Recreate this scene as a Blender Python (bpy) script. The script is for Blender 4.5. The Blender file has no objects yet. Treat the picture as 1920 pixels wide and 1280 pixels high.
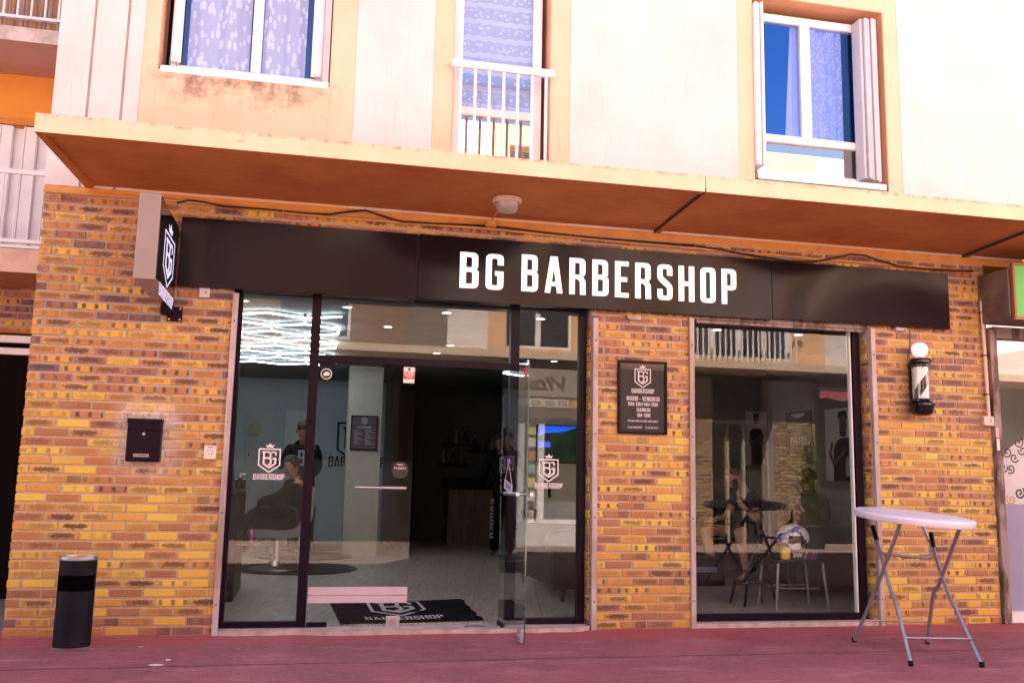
import bpy, math, random
from mathutils import Vector, Matrix
random.seed(11)
R = math.radians
sc = bpy.context.scene
col = sc.collection

# ---------------------------------------------------------------- camera, world, sun, exposure
cam_d = bpy.data.cameras.new('camera')
cam_d.sensor_width = 36.0
cam_d.lens = 1734.08 / 1920 * 36.0
cam_d.clip_start = 0.05
cam_d.clip_end = 900
cam = bpy.data.objects.new('camera', cam_d)
col.objects.link(cam)
_r, _u, _f = Vector((0.97700832, -0.21221936, 0.02043752)), Vector((-0.05058045, -0.13759728, 0.98919594)), Vector((0.20711439, 0.9674864, 0.14516783))
cam.matrix_world = Matrix(((_r.x, _u.x, -_f.x, 0), (_r.y, _u.y, -_f.y, -7.1836), (_r.z, _u.z, -_f.z, 1.1655), (0, 0, 0, 1)))
sc.camera = cam

SUN_TO = Vector((-0.35, 0.60, 1.0)).normalized()      # towards the sun: behind the shop, to the left
world = bpy.data.worlds.new('World')
sc.world = world
world.use_nodes = True
wn = world.node_tree
sky = wn.nodes.new('ShaderNodeTexSky')
sky.sky_type = 'NISHITA'
sky.sun_disc = False
sky.sun_elevation = math.asin(SUN_TO.z)
sky.sun_rotation = math.atan2(SUN_TO.x, SUN_TO.y)
sky.air_density = 1.0
sky.dust_density = 0.4
bg = wn.nodes['Background']
bg.inputs['Strength'].default_value = 0.055
wn.links.new(sky.outputs[0], bg.inputs['Color'])

sun_d = bpy.data.lights.new('sun', 'SUN')
sun_d.energy = 5.0
sun_d.angle = R(0.5)
sun_d.color = (1.0, 0.95, 0.88)
sun = bpy.data.objects.new('sun', sun_d)
sun.rotation_euler = SUN_TO.to_track_quat('Z', 'Y').to_euler()
sun.location = (-5, 8, 20)
col.objects.link(sun)

sc.view_settings.view_transform = 'Standard'
sc.view_settings.look = 'None'
sc.view_settings.exposure = 3.2
sc.view_settings.gamma = 1.0
sc.view_settings.use_white_balance = True
sc.view_settings.white_balance_temperature = 7150
sc.view_settings.white_balance_tint = 19
sc.render.engine = 'CYCLES'
sc.cycles.use_denoising = True
sc.cycles.max_bounces = 10
sc.cycles.transparent_max_bounces = 24
sc.cycles.glossy_bounces = 5
sc.cycles.diffuse_bounces = 4
sc.cycles.sample_clamp_indirect = 8

# ---------------------------------------------------------------- materials
MATS = {}
def nodes_of(name):
    m = bpy.data.materials.new(name)
    m.use_nodes = True
    MATS[name] = m
    nt = m.node_tree
    return m, nt, nt.nodes['Principled BSDF']

def N(nt, kind, **kw):
    n = nt.nodes.new(kind)
    for k, v in kw.items():
        if k.startswith('i_'):
            n.inputs[int(k[2:])].default_value = v
        else:
            setattr(n, k, v)
    return n

def mth(nt, op, a, b=None, c=None, clamp=False):
    n = nt.nodes.new('ShaderNodeMath')
    n.operation = op
    n.use_clamp = clamp
    for i, x in enumerate((a, b, c)):
        if x is None: continue
        if isinstance(x, (int, float)): n.inputs[i].default_value = x
        else: nt.links.new(x, n.inputs[i])
    return n.outputs[0]

def mixc(nt, fac, a, b, blend='MIX'):
    n = nt.nodes.new('ShaderNodeMix')
    n.data_type = 'RGBA'
    n.blend_type = blend
    for sock, x in ((n.inputs[0], fac), (n.inputs[6], a), (n.inputs[7], b)):
        if isinstance(x, (int, float)): sock.default_value = x
        elif isinstance(x, tuple): sock.default_value = (*x[:3], 1)
        else: nt.links.new(x, sock)
    return n.outputs[2]

def ramp(nt, x, lo, hi, smooth=True):
    n = nt.nodes.new('ShaderNodeMapRange')
    n.interpolation_type = 'SMOOTHSTEP' if smooth else 'LINEAR'
    nt.links.new(x, n.inputs[0])
    n.inputs[1].default_value = lo
    n.inputs[2].default_value = hi
    return n.outputs[0]

def noise(nt, scale, detail=4, rough=.55, vec=None, stretch=None):
    n = nt.nodes.new('ShaderNodeTexNoise')
    n.inputs['Scale'].default_value = scale
    n.inputs['Detail'].default_value = detail
    n.inputs['Roughness'].default_value = rough
    if vec is None:
        vec = nt.nodes.new('ShaderNodeNewGeometry').outputs['Position']
    if stretch:
        mp = nt.nodes.new('ShaderNodeMapping')
        mp.inputs['Scale'].default_value = stretch
        nt.links.new(vec, mp.inputs[0])
        vec = mp.outputs[0]
    nt.links.new(vec, n.inputs['Vector'])
    return n.outputs['Fac']

def M(name, c, rough=.6, metal=0., c2=None, vs=3., amt=1., bump=0., bs=40., spec=.5, stretch=None, emis=None, estr=0., coat=0., vlo=.35, vhi=.7, bd=.004):
    m, nt, b = nodes_of(name)
    b.inputs['Base Color'].default_value = (*c, 1)
    b.inputs['Roughness'].default_value = rough
    b.inputs['Metallic'].default_value = metal
    b.inputs['Specular IOR Level'].default_value = spec
    b.inputs['Coat Weight'].default_value = coat
    oc = nt.nodes.new('ShaderNodeTexCoord').outputs['Object']
    if c2 is None:
        c2 = tuple(x * .8 for x in c)
        amt = .6
    f = ramp(nt, noise(nt, vs, 6, .6, oc, stretch), vlo, vhi)
    f = mth(nt, 'MULTIPLY', f, amt)
    nt.links.new(mixc(nt, f, c, c2), b.inputs['Base Color'])
    if bump:
        bp = nt.nodes.new('ShaderNodeBump')
        bp.inputs['Strength'].default_value = bump
        bp.inputs['Distance'].default_value = bd
        nt.links.new(noise(nt, bs, 5 if bs > 2 else 0, .6, oc), bp.inputs['Height'])
        nt.links.new(bp.outputs[0], b.inputs['Normal'])
    if emis:
        b.inputs['Emission Color'].default_value = (*emis, 1)
        b.inputs['Emission Strength'].default_value = estr
    return m

def glass(name, refl, tint=(1, 1, 1), power=5., rough=0.0, gcol=(1, 1, 1)):
    """thin glazing: mirror share by viewing angle, the rest goes straight through"""
    m, nt, b = nodes_of(name)
    nt.nodes.remove(b)
    lw = nt.nodes.new('ShaderNodeLayerWeight')
    lw.inputs[0].default_value = .5
    f = mth(nt, 'POWER', lw.outputs['Facing'], power)
    f = mth(nt, 'MULTIPLY_ADD', f, 1 - refl, refl, clamp=True)
    t = nt.nodes.new('ShaderNodeBsdfTransparent')
    t.inputs[0].default_value = (*tint, 1)
    g = nt.nodes.new('ShaderNodeBsdfGlossy')
    g.inputs['Roughness'].default_value = rough
    g.inputs['Color'].default_value = (*gcol, 1)
    mx = nt.nodes.new('ShaderNodeMixShader')
    nt.links.new(f, mx.inputs[0]); nt.links.new(t.outputs[0], mx.inputs[1]); nt.links.new(g.outputs[0], mx.inputs[2])
    nt.links.new(mx.outputs[0], nt.nodes['Material Output'].inputs[0])
    return m

def emit(name, c, s):
    m, nt, b = nodes_of(name)
    b.inputs['Base Color'].default_value = (*c, 1)
    b.inputs['Emission Color'].default_value = (*c, 1)
    b.inputs['Emission Strength'].default_value = s
    return m

def bloom(nt, pos, c):
    """lime bloom left on the wall around the letter box"""
    sp = nt.nodes.new('ShaderNodeSeparateXYZ'); nt.links.new(pos, sp.inputs[0])
    dx = mth(nt, 'ABSOLUTE', mth(nt, 'SUBTRACT', sp.outputs[0], -1.17)); dz = mth(nt, 'ABSOLUTE', mth(nt, 'SUBTRACT', sp.outputs[2], 1.39))
    f = mth(nt, 'MULTIPLY', mth(nt, 'SUBTRACT', 1., ramp(nt, dx, .10, .30)), mth(nt, 'SUBTRACT', 1., ramp(nt, dz, .12, .33)))
    f = mth(nt, 'MULTIPLY', f, ramp(nt, noise(nt, 14, 5, .7, pos), .30, .62))
    f = mth(nt, 'MULTIPLY', f, mth(nt, 'LESS_THAN', mth(nt, 'ABSOLUTE', sp.outputs[1]), .02))
    return mixc(nt, mth(nt, 'MULTIPLY', f, .75), c, (.78, .70, .72))

# bricks: tone, burn kind and height come from the mesh, the burn marks are procedural
def brick_mat(name, dim=1.0, pale=0.):
    m, nt, b = nodes_of(name)
    at = N(nt, 'ShaderNodeAttribute', attribute_name='bc')
    sp = nt.nodes.new('ShaderNodeSeparateColor'); nt.links.new(at.outputs['Color'], sp.inputs[0])
    uv = nt.nodes.new('ShaderNodeUVMap'); uv.uv_map = 'UVMap'
    su = nt.nodes.new('ShaderNodeSeparateXYZ'); nt.links.new(uv.outputs[0], su.inputs[0])
    u, v = su.outputs[0], su.outputs[1]
    pos = nt.nodes.new('ShaderNodeNewGeometry').outputs['Position']
    n1 = noise(nt, 38, 4, .65, pos)
    n2 = noise(nt, 220, 3, .7, pos)
    cr = nt.nodes.new('ShaderNodeValToRGB')
    el = cr.color_ramp.elements
    cols = [(0.0, (.76, .50, .070)), (.30, (.74, .42, .060)), (.55, (.62, .28, .060)), (.78, (.42, .17, .075)), (1.0, (.22, .11, .09))]
    cols = [(p_, tuple(x * (1 - pale) + g_ * pale for x, g_ in zip(c_, (.46, .37, .27)))) for p_, c_ in cols]
    el[0].position, el[0].color = cols[0][0], (*[x * dim for x in cols[0][1]], 1)
    el[1].position, el[1].color = cols[-1][0], (*[x * dim for x in cols[-1][1]], 1)
    for p, c in cols[1:-1]:
        e = el.new(p); e.color = (*[x * dim for x in c], 1)
    tone = mth(nt, 'ADD', sp.outputs[0], mth(nt, 'MULTIPLY', mth(nt, 'SUBTRACT', n1, .5), .35), clamp=True)
    nt.links.new(tone, cr.inputs[0])
    # elongated burn in the middle of the brick
    du = mth(nt, 'ABSOLUTE', mth(nt, 'SUBTRACT', u, .5)); dv = mth(nt, 'ABSOLUTE', mth(nt, 'SUBTRACT', v, .5))
    nb_ = noise(nt, 45, 5, .7, pos)
    ed = mth(nt, 'SQRT', mth(nt, 'ADD', mth(nt, 'POWER', mth(nt, 'DIVIDE', du, .46), 4.), mth(nt, 'POWER', mth(nt, 'DIVIDE', dv, .46), 2.)))
    e1 = mth(nt, 'SUBTRACT', 1., ramp(nt, mth(nt, 'ADD', ed, mth(nt, 'MULTIPLY', mth(nt, 'SUBTRACT', nb_, .5), 3.0)), .25, 1.25))
    # two or three round burns
    w = mth(nt, 'COSINE', mth(nt, 'MULTIPLY', mth(nt, 'SUBTRACT', u, mth(nt, 'MULTIPLY_ADD', sp.outputs[2], .2, .4)), 15.5))
    e2 = mth(nt, 'MULTIPLY', ramp(nt, mth(nt, 'ADD', w, mth(nt, 'MULTIPLY', mth(nt, 'SUBTRACT', nb_, .5), 2.5)), -.1, 1.1), mth(nt, 'SUBTRACT', 1., ramp(nt, mth(nt, 'ADD', dv, mth(nt, 'MULTIPLY', mth(nt, 'SUBTRACT', nb_, .5), .6)), .22, .55)))
    # half the brick darker
    e3 = ramp(nt, mth(nt, 'ABSOLUTE', mth(nt, 'SUBTRACT', u, .25)), .28, .34)
    g = sp.outputs[1]
    blush = mth(nt, 'SUBTRACT', 1., ramp(nt, mth(nt, 'ADD', ed, mth(nt, 'MULTIPLY', mth(nt, 'SUBTRACT', n1, .5), 2.2)), .3, 2.2))
    blush = mth(nt, 'MULTIPLY', blush, ramp(nt, mth(nt, 'FRACT', mth(nt, 'MULTIPLY', sp.outputs[2], 7.3)), .25, .8))
    def sel(lo, hi): return mth(nt, 'MULTIPLY', mth(nt, 'GREATER_THAN', g, lo), mth(nt, 'LESS_THAN', g, hi))
    burn = mth(nt, 'MULTIPLY', e1, sel(0, .38))
    burn = mth(nt, 'ADD', burn, mth(nt, 'MULTIPLY', e2, sel(.38, .64)))
    burn = mth(nt, 'ADD', burn, mth(nt, 'MULTIPLY', mth(nt, 'MULTIPLY', e3, .6), sel(.64, .74)))
    edge = ramp(nt, mth(nt, 'ADD', burn, mth(nt, 'MULTIPLY', mth(nt, 'SUBTRACT', n1, .5), .5)), .10, .95)
    edge = mth(nt, 'MULTIPLY', edge, mth(nt, 'MULTIPLY_ADD', sp.outputs[2], .70, .28))
    cbl = mixc(nt, mth(nt, 'MULTIPLY', blush, .8), cr.outputs[0], (.40 * dim, .155 * dim, .060 * dim))
    c1 = mixc(nt, edge, cbl, (.085 * dim, .042 * dim, .042 * dim))
    spk = mth(nt, 'MULTIPLY', ramp(nt, n2, .62, .70), .4)
    spk = mth(nt, 'MULTIPLY', spk, ramp(nt, n1, .42, .62))
    c2 = mixc(nt, spk, c1, (.05, .025, .02))
    c2 = bloom(nt, pos, c2)
    nt.links.new(c2, b.inputs['Base Color'])
    b.inputs['Roughness'].default_value = .62
    bp = nt.nodes.new('ShaderNodeBump'); bp.inputs['Strength'].default_value = .5; bp.inputs['Distance'].default_value = .003
    nt.links.new(mth(nt, 'ADD', n1, mth(nt, 'MULTIPLY', n2, .5)), bp.inputs['Height'])
    nt.links.new(bp.outputs[0], b.inputs['Normal'])
    return m

def mortar_mat():
    m, nt, b = nodes_of('mortar')
    pos = nt.nodes.new('ShaderNodeNewGeometry').outputs['Position']
    sp = nt.nodes.new('ShaderNodeSeparateXYZ'); nt.links.new(pos, sp.inputs[0])
    n1 = noise(nt, 2.2, 4, .6, pos)
    f = ramp(nt, mth(nt, 'ADD', sp.outputs[2], mth(nt, 'MULTIPLY', mth(nt, 'SUBTRACT', n1, .5), .5)), 1.66, 1.76)
    f2 = ramp(nt, noise(nt, 60, 5, .7, pos), .3, .7)
    c = mixc(nt, f, (.56, .43, .35), (.47, .41, .43))
    c = mixc(nt, mth(nt, 'MULTIPLY', f2, .4), c, (.22, .16, .14))
    # pink paint spattered on the lowest joints
    f3 = mth(nt, 'SUBTRACT', 1., ramp(nt, mth(nt, 'ADD', sp.outputs[2], mth(nt, 'MULTIPLY', n1, .1)), .06, .26))
    c = mixc(nt, mth(nt, 'MULTIPLY', f3, .45), c, (.52, .20, .19))
    c = bloom(nt, pos, c)
    nt.links.new(c, b.inputs['Base Color'])
    b.inputs['Roughness'].default_value = .95
    bp = nt.nodes.new('ShaderNodeBump'); bp.inputs['Strength'].default_value = .6; bp.inputs['Distance'].default_value = .003
    nt.links.new(noise(nt, 150, 4, .7, pos), bp.inputs['Height']); nt.links.new(bp.outputs[0], b.inputs['Normal'])
    return m

def render_mat(name, c, c2, stain=(.25, .15, .10), sill_z=None, samt=.5):
    """rendered wall with faint mottling, rain streaks and, below a sill, mould stains"""
    m, nt, b = nodes_of(name)
    pos = nt.nodes.new('ShaderNodeNewGeometry').outputs['Position']
    sp = nt.nodes.new('ShaderNodeSeparateXYZ'); nt.links.new(pos, sp.inputs[0])
    f = ramp(nt, noise(nt, 1.7, 6, .6, pos), .35, .7)
    cc = mixc(nt, mth(nt, 'MULTIPLY', f, .8), c, c2)
    st = ramp(nt, noise(nt, 3.0, 6, .7, pos, (9, 1, .7)), .52, .80)
    cc = mixc(nt, mth(nt, 'MULTIPLY', st, .32), cc, stain)
    spk = ramp(nt, noise(nt, 55, 4, .75, pos), .66, .74)
    cc = mixc(nt, mth(nt, 'MULTIPLY', spk, .35), cc, stain)
    if sill_z:
        x0, x1, z0, z1 = sill_z
        mz = mth(nt, 'MULTIPLY', ramp(nt, sp.outputs[2], z0, z1), mth(nt, 'SUBTRACT', 1., ramp(nt, sp.outputs[2], z1 + .0, z1 + .03)))
        mx_ = mth(nt, 'MULTIPLY', ramp(nt, sp.outputs[0], x0, x0 + .35), mth(nt, 'SUBTRACT', 1., ramp(nt, sp.outputs[0], x1 - .45, x1)))
        mz = mth(nt, 'MULTIPLY', mz, mx_)
        mo = ramp(nt, mth(nt, 'ADD', noise(nt, 5, 8, .72, pos), mth(nt, 'MULTIPLY', mz, .18)), .52, .80)
        cc = mixc(nt, mth(nt, 'MULTIPLY', mth(nt, 'MULTIPLY', mo, mz), samt * 1.5), cc, stain)
    nt.links.new(cc, b.inputs['Base Color'])
    b.inputs['Roughness'].default_value = .9
    bp = nt.nodes.new('ShaderNodeBump'); bp.inputs['Strength'].default_value = .35; bp.inputs['Distance'].default_value = .003
    nt.links.new(noise(nt, 90, 5, .7, pos), bp.inputs['Height']); nt.links.new(bp.outputs[0], b.inputs['Normal'])
    return m

def canopy_mat():
    m, nt, b = nodes_of('canopy_paint')
    pos = nt.nodes.new('ShaderNodeNewGeometry').outputs['Position']
    sp = nt.nodes.new('ShaderNodeSeparateXYZ'); nt.links.new(pos, sp.inputs[0])
    f = ramp(nt, noise(nt, 2.5, 6, .65, pos), .35, .7)
    cc = mixc(nt, f, (.84, .64, .46), (.80, .57, .38))
    peel = ramp(nt, noise(nt, 7, 8, .75, pos), .655, .675)
    cc = mixc(nt, mth(nt, 'MULTIPLY', peel, .8), cc, (.50, .42, .38))
    top = ramp(nt, sp.outputs[2], 3.36, 3.40)
    ch = mth(nt, 'MULTIPLY', ramp(nt, noise(nt, 14, 6, .8, pos), .48, .60), top)
    cc = mixc(nt, mth(nt, 'MULTIPLY', ch, .75), cc, (.16, .11, .08))
    spk = ramp(nt, noise(nt, 45, 4, .75, pos, (1, 1, .6)), .68, .76)
    cc = mixc(nt, mth(nt, 'MULTIPLY', spk, .6), cc, (.20, .12, .08))
    nt.links.new(cc, b.inputs['Base Color'])
    b.inputs['Roughness'].default_value = .85
    bp = nt.nodes.new('ShaderNodeBump'); bp.inputs['Strength'].default_value = .5; bp.inputs['Distance'].default_value = .004
    nt.links.new(noise(nt, 30, 6, .7, pos), bp.inputs['Height']); nt.links.new(bp.outputs[0], b.inputs['Normal'])
    return m

def soffit_mat():
    m, nt, b = nodes_of('soffit_paint')
    pos = nt.nodes.new('ShaderNodeNewGeometry').outputs['Position']
    sp = nt.nodes.new('ShaderNodeSeparateXYZ'); nt.links.new(pos, sp.inputs[0])
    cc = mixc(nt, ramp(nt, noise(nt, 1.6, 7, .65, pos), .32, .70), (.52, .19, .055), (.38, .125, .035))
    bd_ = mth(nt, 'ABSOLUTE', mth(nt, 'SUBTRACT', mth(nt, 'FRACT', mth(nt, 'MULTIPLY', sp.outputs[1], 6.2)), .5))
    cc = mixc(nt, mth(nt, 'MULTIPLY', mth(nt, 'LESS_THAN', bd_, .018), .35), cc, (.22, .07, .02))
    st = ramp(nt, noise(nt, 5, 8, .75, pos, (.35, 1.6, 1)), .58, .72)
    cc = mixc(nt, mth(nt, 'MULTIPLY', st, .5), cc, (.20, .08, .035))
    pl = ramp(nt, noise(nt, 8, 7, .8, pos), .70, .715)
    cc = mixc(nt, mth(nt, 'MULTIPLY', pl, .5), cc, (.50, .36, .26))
    nt.links.new(cc, b.inputs['Base Color']); b.inputs['Roughness'].default_value = .9
    bp = nt.nodes.new('ShaderNodeBump'); bp.inputs['Strength'].default_value = .4; bp.inputs['Distance'].default_value = .003
    nt.links.new(noise(nt, 50, 5, .7, pos), bp.inputs['Height']); nt.links.new(bp.outputs[0], b.inputs['Normal'])
    return m

def pavement_mat():
    m, nt, b = nodes_of('pavement_red_asphalt')
    pos = nt.nodes.new('ShaderNodeNewGeometry').outputs['Position']
    sp = nt.nodes.new('ShaderNodeSeparateXYZ'); nt.links.new(pos, sp.inputs[0])
    x, y = sp.outputs[0], sp.outputs[1]
    n1 = noise(nt, 1.3, 6, .6, pos); n2 = noise(nt, 160, 4, .7, pos); n3 = noise(nt, 9, 6, .7, pos)
    cc = mixc(nt, ramp(nt, n1, .3, .7), (.36, .090, .118), (.24, .066, .088))
    cc = mixc(nt, mth(nt, 'MULTIPLY', ramp(nt, n3, .48, .70), .55), cc, (.17, .045, .05))
    cc = mixc(nt, mth(nt, 'MULTIPLY', ramp(nt, n2, .50, .70), .5), cc, (.48, .20, .20))
    cc = mixc(nt, mth(nt, 'MULTIPLY', ramp(nt, mth(nt, 'SUBTRACT', 1., n2), .58, .75), .45), cc, (.12, .03, .035))
    vo = nt.nodes.new('ShaderNodeTexVoronoi'); vo.feature = 'DISTANCE_TO_EDGE'; vo.inputs['Scale'].default_value = .55
    wv = nt.nodes.new('ShaderNodeVectorMath'); wv.operation = 'ADD'; wn_ = nt.nodes.new('ShaderNodeTexNoise'); wn_.inputs['Scale'].default_value = 2.2; wn_.inputs['Detail'].default_value = 6
    nt.links.new(pos, wn_.inputs['Vector']); nt.links.new(pos, wv.inputs[0]); nt.links.new(wn_.outputs['Color'], wv.inputs[1]); nt.links.new(wv.outputs[0], vo.inputs['Vector'])
    crk = mth(nt, 'MULTIPLY', mth(nt, 'LESS_THAN', vo.outputs['Distance'], .004), ramp(nt, n1, .45, .6))
    cc = mixc(nt, mth(nt, 'MULTIPLY', crk, .6), cc, (.08, .03, .03))
    v2 = nt.nodes.new('ShaderNodeTexVoronoi'); v2.inputs['Scale'].default_value = 2.6; nt.links.new(pos, v2.inputs['Vector'])
    gum = mth(nt, 'LESS_THAN', v2.outputs['Distance'], .045)
    cc = mixc(nt, mth(nt, 'MULTIPLY', gum, .5), cc, (.14, .06, .07))
    wear = ramp(nt, noise(nt, 3.2, 8, .75, pos, (.6, 2.2, 1)), .50, .72)
    cc = mixc(nt, mth(nt, 'MULTIPLY', wear, .60), cc, (.52, .27, .28))
    gr = noise(nt, 34, 5, .8, pos)
    cc = mixc(nt, mth(nt, 'MULTIPLY', ramp(nt, gr, .54, .66), .45), cc, (.52, .22, .23))
    cc = mixc(nt, mth(nt, 'MULTIPLY', mth(nt, 'SUBTRACT', 1., ramp(nt, gr, .34, .45)), .55), cc, (.11, .03, .04))
    # cold joint along the facade, crumbling
    wob = mth(nt, 'MULTIPLY', mth(nt, 'SUBTRACT', noise(nt, 2.5, 5, .7, pos), .5), .10)
    d = mth(nt, 'ABSOLUTE', mth(nt, 'ADD', mth(nt, 'ADD', y, 1.10), wob))
    wid = mth(nt, 'MULTIPLY_ADD', n3, .055, -.010)
    j = mth(nt, 'LESS_THAN', d, wid)
    cc = mixc(nt, mth(nt, 'MULTIPLY', j, .75), cc, (.09, .05, .04))
    fresh = ramp(nt, mth(nt, 'ADD', y, mth(nt, 'MULTIPLY', mth(nt, 'SUBTRACT', n1, .5), .5)), -.42, -.30)
    cc = mixc(nt, mth(nt, 'MULTIPLY', fresh, .55), cc, (.50, .075, .085))
    dirt = mth(nt, 'MULTIPLY', ramp(nt, y, -.12, -.01), ramp(nt, n3, .35, .65))
    cc = mixc(nt, mth(nt, 'MULTIPLY', dirt, .25), cc, (.30, .17, .14))
    nt.links.new(cc, b.inputs['Base Color'])
    b.inputs['Roughness'].default_value = .8
    bp = nt.nodes.new('ShaderNodeBump'); bp.inputs['Strength'].default_value = .5; bp.inputs['Distance'].default_value = .004
    nt.links.new(mth(nt, 'ADD', n2, mth(nt, 'MULTIPLY', j, -.8)), bp.inputs['Height']); nt.links.new(bp.outputs[0], b.inputs['Normal'])
    return m

def floor_mat():
    m, nt, b = nodes_of('wood_look_tile')
    pos = nt.nodes.new('ShaderNodeNewGeometry').outputs['Position']
    mp = nt.nodes.new('ShaderNodeMapping'); mp.inputs['Rotation'].default_value = (0, 0, R(90 + 12)); nt.links.new(pos, mp.inputs[0])
    bt = nt.nodes.new('ShaderNodeTexBrick')
    bt.inputs['Scale'].default_value = 1; bt.inputs['Brick Width'].default_value = 1.2; bt.inputs['Row Height'].default_value = .30
    bt.inputs['Mortar Size'].default_value = .003
    bt.inputs['Color1'].default_value = (.46, .41, .38, 1); bt.inputs['Color2'].default_value = (.46, .41, .38, 1); bt.inputs['Mortar'].default_value = (.16, .14, .13, 1)
    nt.links.new(mp.outputs[0], bt.inputs['Vector'])
    g = ramp(nt, noise(nt, 3, 7, .7, mp.outputs[0], (1, 9, 1)), .35, .7)
    nt.links.new(mixc(nt, mth(nt, 'MULTIPLY', g, .6), bt.outputs[0], (.15, .10, .08)), b.inputs['Base Color'])
    b.inputs['Roughness'].default_value = .34
    return m

def lace_mat(name, c, scale, kind=0):
    m, nt, b = nodes_of(name)
    tc = nt.nodes.new('ShaderNodeTexCoord').outputs['Object']
    if kind == 2:      # rows of scalloped bands
        sp = nt.nodes.new('ShaderNodeSeparateXYZ'); nt.links.new(tc, sp.inputs[0])
        wv = mth(nt, 'MULTIPLY', mth(nt, 'SINE', mth(nt, 'MULTIPLY', sp.outputs[0], 70.)), .006)
        zz = mth(nt, 'FRACT', mth(nt, 'MULTIPLY', mth(nt, 'ADD', sp.outputs[2], wv), 6.6))
        band = mth(nt, 'MULTIPLY', mth(nt, 'LESS_THAN', zz, .30), ramp(nt, mth(nt, 'ABSOLUTE', mth(nt, 'SINE', mth(nt, 'MULTIPLY', zz, 42.))), .3, .7))
        vo = nt.nodes.new('ShaderNodeTexVoronoi'); vo.inputs['Scale'].default_value = 26; nt.links.new(tc, vo.inputs['Vector'])
        fl = mth(nt, 'MULTIPLY', mth(nt, 'SUBTRACT', 1., ramp(nt, vo.outputs['Distance'], .30, .42)), mth(nt, 'MULTIPLY', mth(nt, 'GREATER_THAN', zz, .42), mth(nt, 'LESS_THAN', zz, .88)))
        f = mth(nt, 'MAXIMUM', band, fl)
    else:
        vo = nt.nodes.new('ShaderNodeTexVoronoi'); vo.inputs['Scale'].default_value = scale; vo.inputs['Randomness'].default_value = .8
        mp = nt.nodes.new('ShaderNodeMapping'); mp.inputs['Scale'].default_value = (2.2, 1, .9); mp.inputs['Rotation'].default_value = (0, .7, 0)
        nt.links.new(tc, mp.inputs[0]); nt.links.new(mp.outputs[0], vo.inputs['Vector'])
        f = mth(nt, 'SUBTRACT', 1., ramp(nt, vo.outputs['Distance'], .28, .36))
        m2 = nt.nodes.new('ShaderNodeMapping'); m2.inputs['Scale'].default_value = (2.4, 1, .9); m2.inputs['Rotation'].default_value = (0, -.8, 0); m2.inputs['Location'].default_value = (.3, 0, .4)
        v3 = nt.nodes.new('ShaderNodeTexVoronoi'); v3.inputs['Scale'].default_value = scale; nt.links.new(tc, m2.inputs[0]); nt.links.new(m2.outputs[0], v3.inputs['Vector'])
        f = mth(nt, 'MAXIMUM', f, mth(nt, 'SUBTRACT', 1., ramp(nt, v3.outputs['Distance'], .26, .34)))
    a = mth(nt, 'MULTIPLY_ADD', f, .32, .66)
    nt.links.new(a, b.inputs['Alpha'])
    b.inputs['Base Color'].default_value = (*c, 1)
    b.inputs['Roughness'].default_value = .9
    return m

BRICK = brick_mat('brick')
MORTAR = mortar_mat()
WHITE_R = render_mat('white_render', (.75, .69, .665), (.66, .585, .56), (.34, .25, .22))
ORANGE_R = render_mat('orange_render', (.82, .59, .42), (.77, .53, .36), (.20, .12, .09), (-1.5, .25, 3.72, 4.24), .62)
ORANGE_REV = M('orange_reveal', (.80, .42, .26), .85, c2=(.74, .37, .21), vs=4)
CANOPY = canopy_mat()
SOFFIT = soffit_mat()
BAND = M('ochre_band', (.74, .33, .08), .85, c2=(.60, .25, .07), vs=5)
PAVE = pavement_mat()
FLOOR = floor_mat()
BLACKALU = M('black_aluminium', (.012, .004, .012), .4, .0, bump=.02, spec=.12)
BLACKSIGN = M('sign_black_panel', (.008, .004, .008), .17, .0, c2=(.011, .006, .010), vs=1.2, spec=.15, bump=1., bs=.8, bd=.22)
LETTER = M('letter_white', (.92, .90, .90), .4, emis=(1, .98, 1), estr=.10)
VINYL = M('vinyl_white', (.85, .78, .84), .6)
GALV = M('painted_steel_rail', (.52, .43, .45), .55, c2=(.34, .24, .22), vs=9, bump=.4, bs=60, stretch=(1, 1, .25))
RUST = M('rusty_steel', (.30, .22, .22), .6, c2=(.10, .05, .035), vs=11, bump=.5, bs=50, stretch=(1, 1, .3), vlo=.45, vhi=.62)
WHITEPVC = M('white_pvc', (.86, .83, .84), .35, c2=(.78, .74, .74), vs=4)
GREYPVC = M('grey_pvc', (.62, .58, .62), .45)
CONCRETE = M('threshold_concrete', (.58, .42, .42), .85, c2=(.40, .27, .27), vs=8, bump=.5, bs=70)
CHROME = M('brushed_steel', (.60, .56, .57), .30, 1.0)
CHAIRSTEEL = M('tube_steel_grey', (.36, .34, .40), .32, .55)
BLACKPL = M('black_plastic', (.006, .004, .006), .45, spec=.15)
BLACKGLOSS = M('black_gloss', (.006, .005, .008), .08, spec=.4, coat=.3)
BLACKCLOTH = M('black_cloth', (.005, .005, .007), .9, spec=.08, bump=.3, bs=200)
LEATHER = M('black_leather', (.007, .004, .006), .4, spec=.22, bump=.3, bs=120)
SHOPGLASS = glass('shop_glass', .027, (.94, .97, .96))
DOORGLASS = glass('door_glass', .018, (.93, .97, .96))
UPGLASS = glass('upper_glass_sky_tint', .20, (.95, .96, 1.), 3., gcol=(.12, .42, 1.))  # blue of the reflected sky deepened by tinting the mirror colour
LOWGLASS = glass('upper_glass_clear', .30, (.9, .9, .92), 3., gcol=(1., .93, .88))
UPGLASS2 = glass('upper_glass_pale', .10, (.96, .97, 1.), 4., gcol=(.45, .65, 1.))  # weaker sky blue put into the mirror colour
INWALL = M('interior_wall', (.38, .43, .46), .8, c2=(.34, .39, .42))
INDARK = M('interior_unlit_wall', (.10, .085, .08), .8)  # low light of the shop's back and the passage put into the colour
INCEIL = M('interior_ceiling', (.16, .17, .165), .85)
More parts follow.
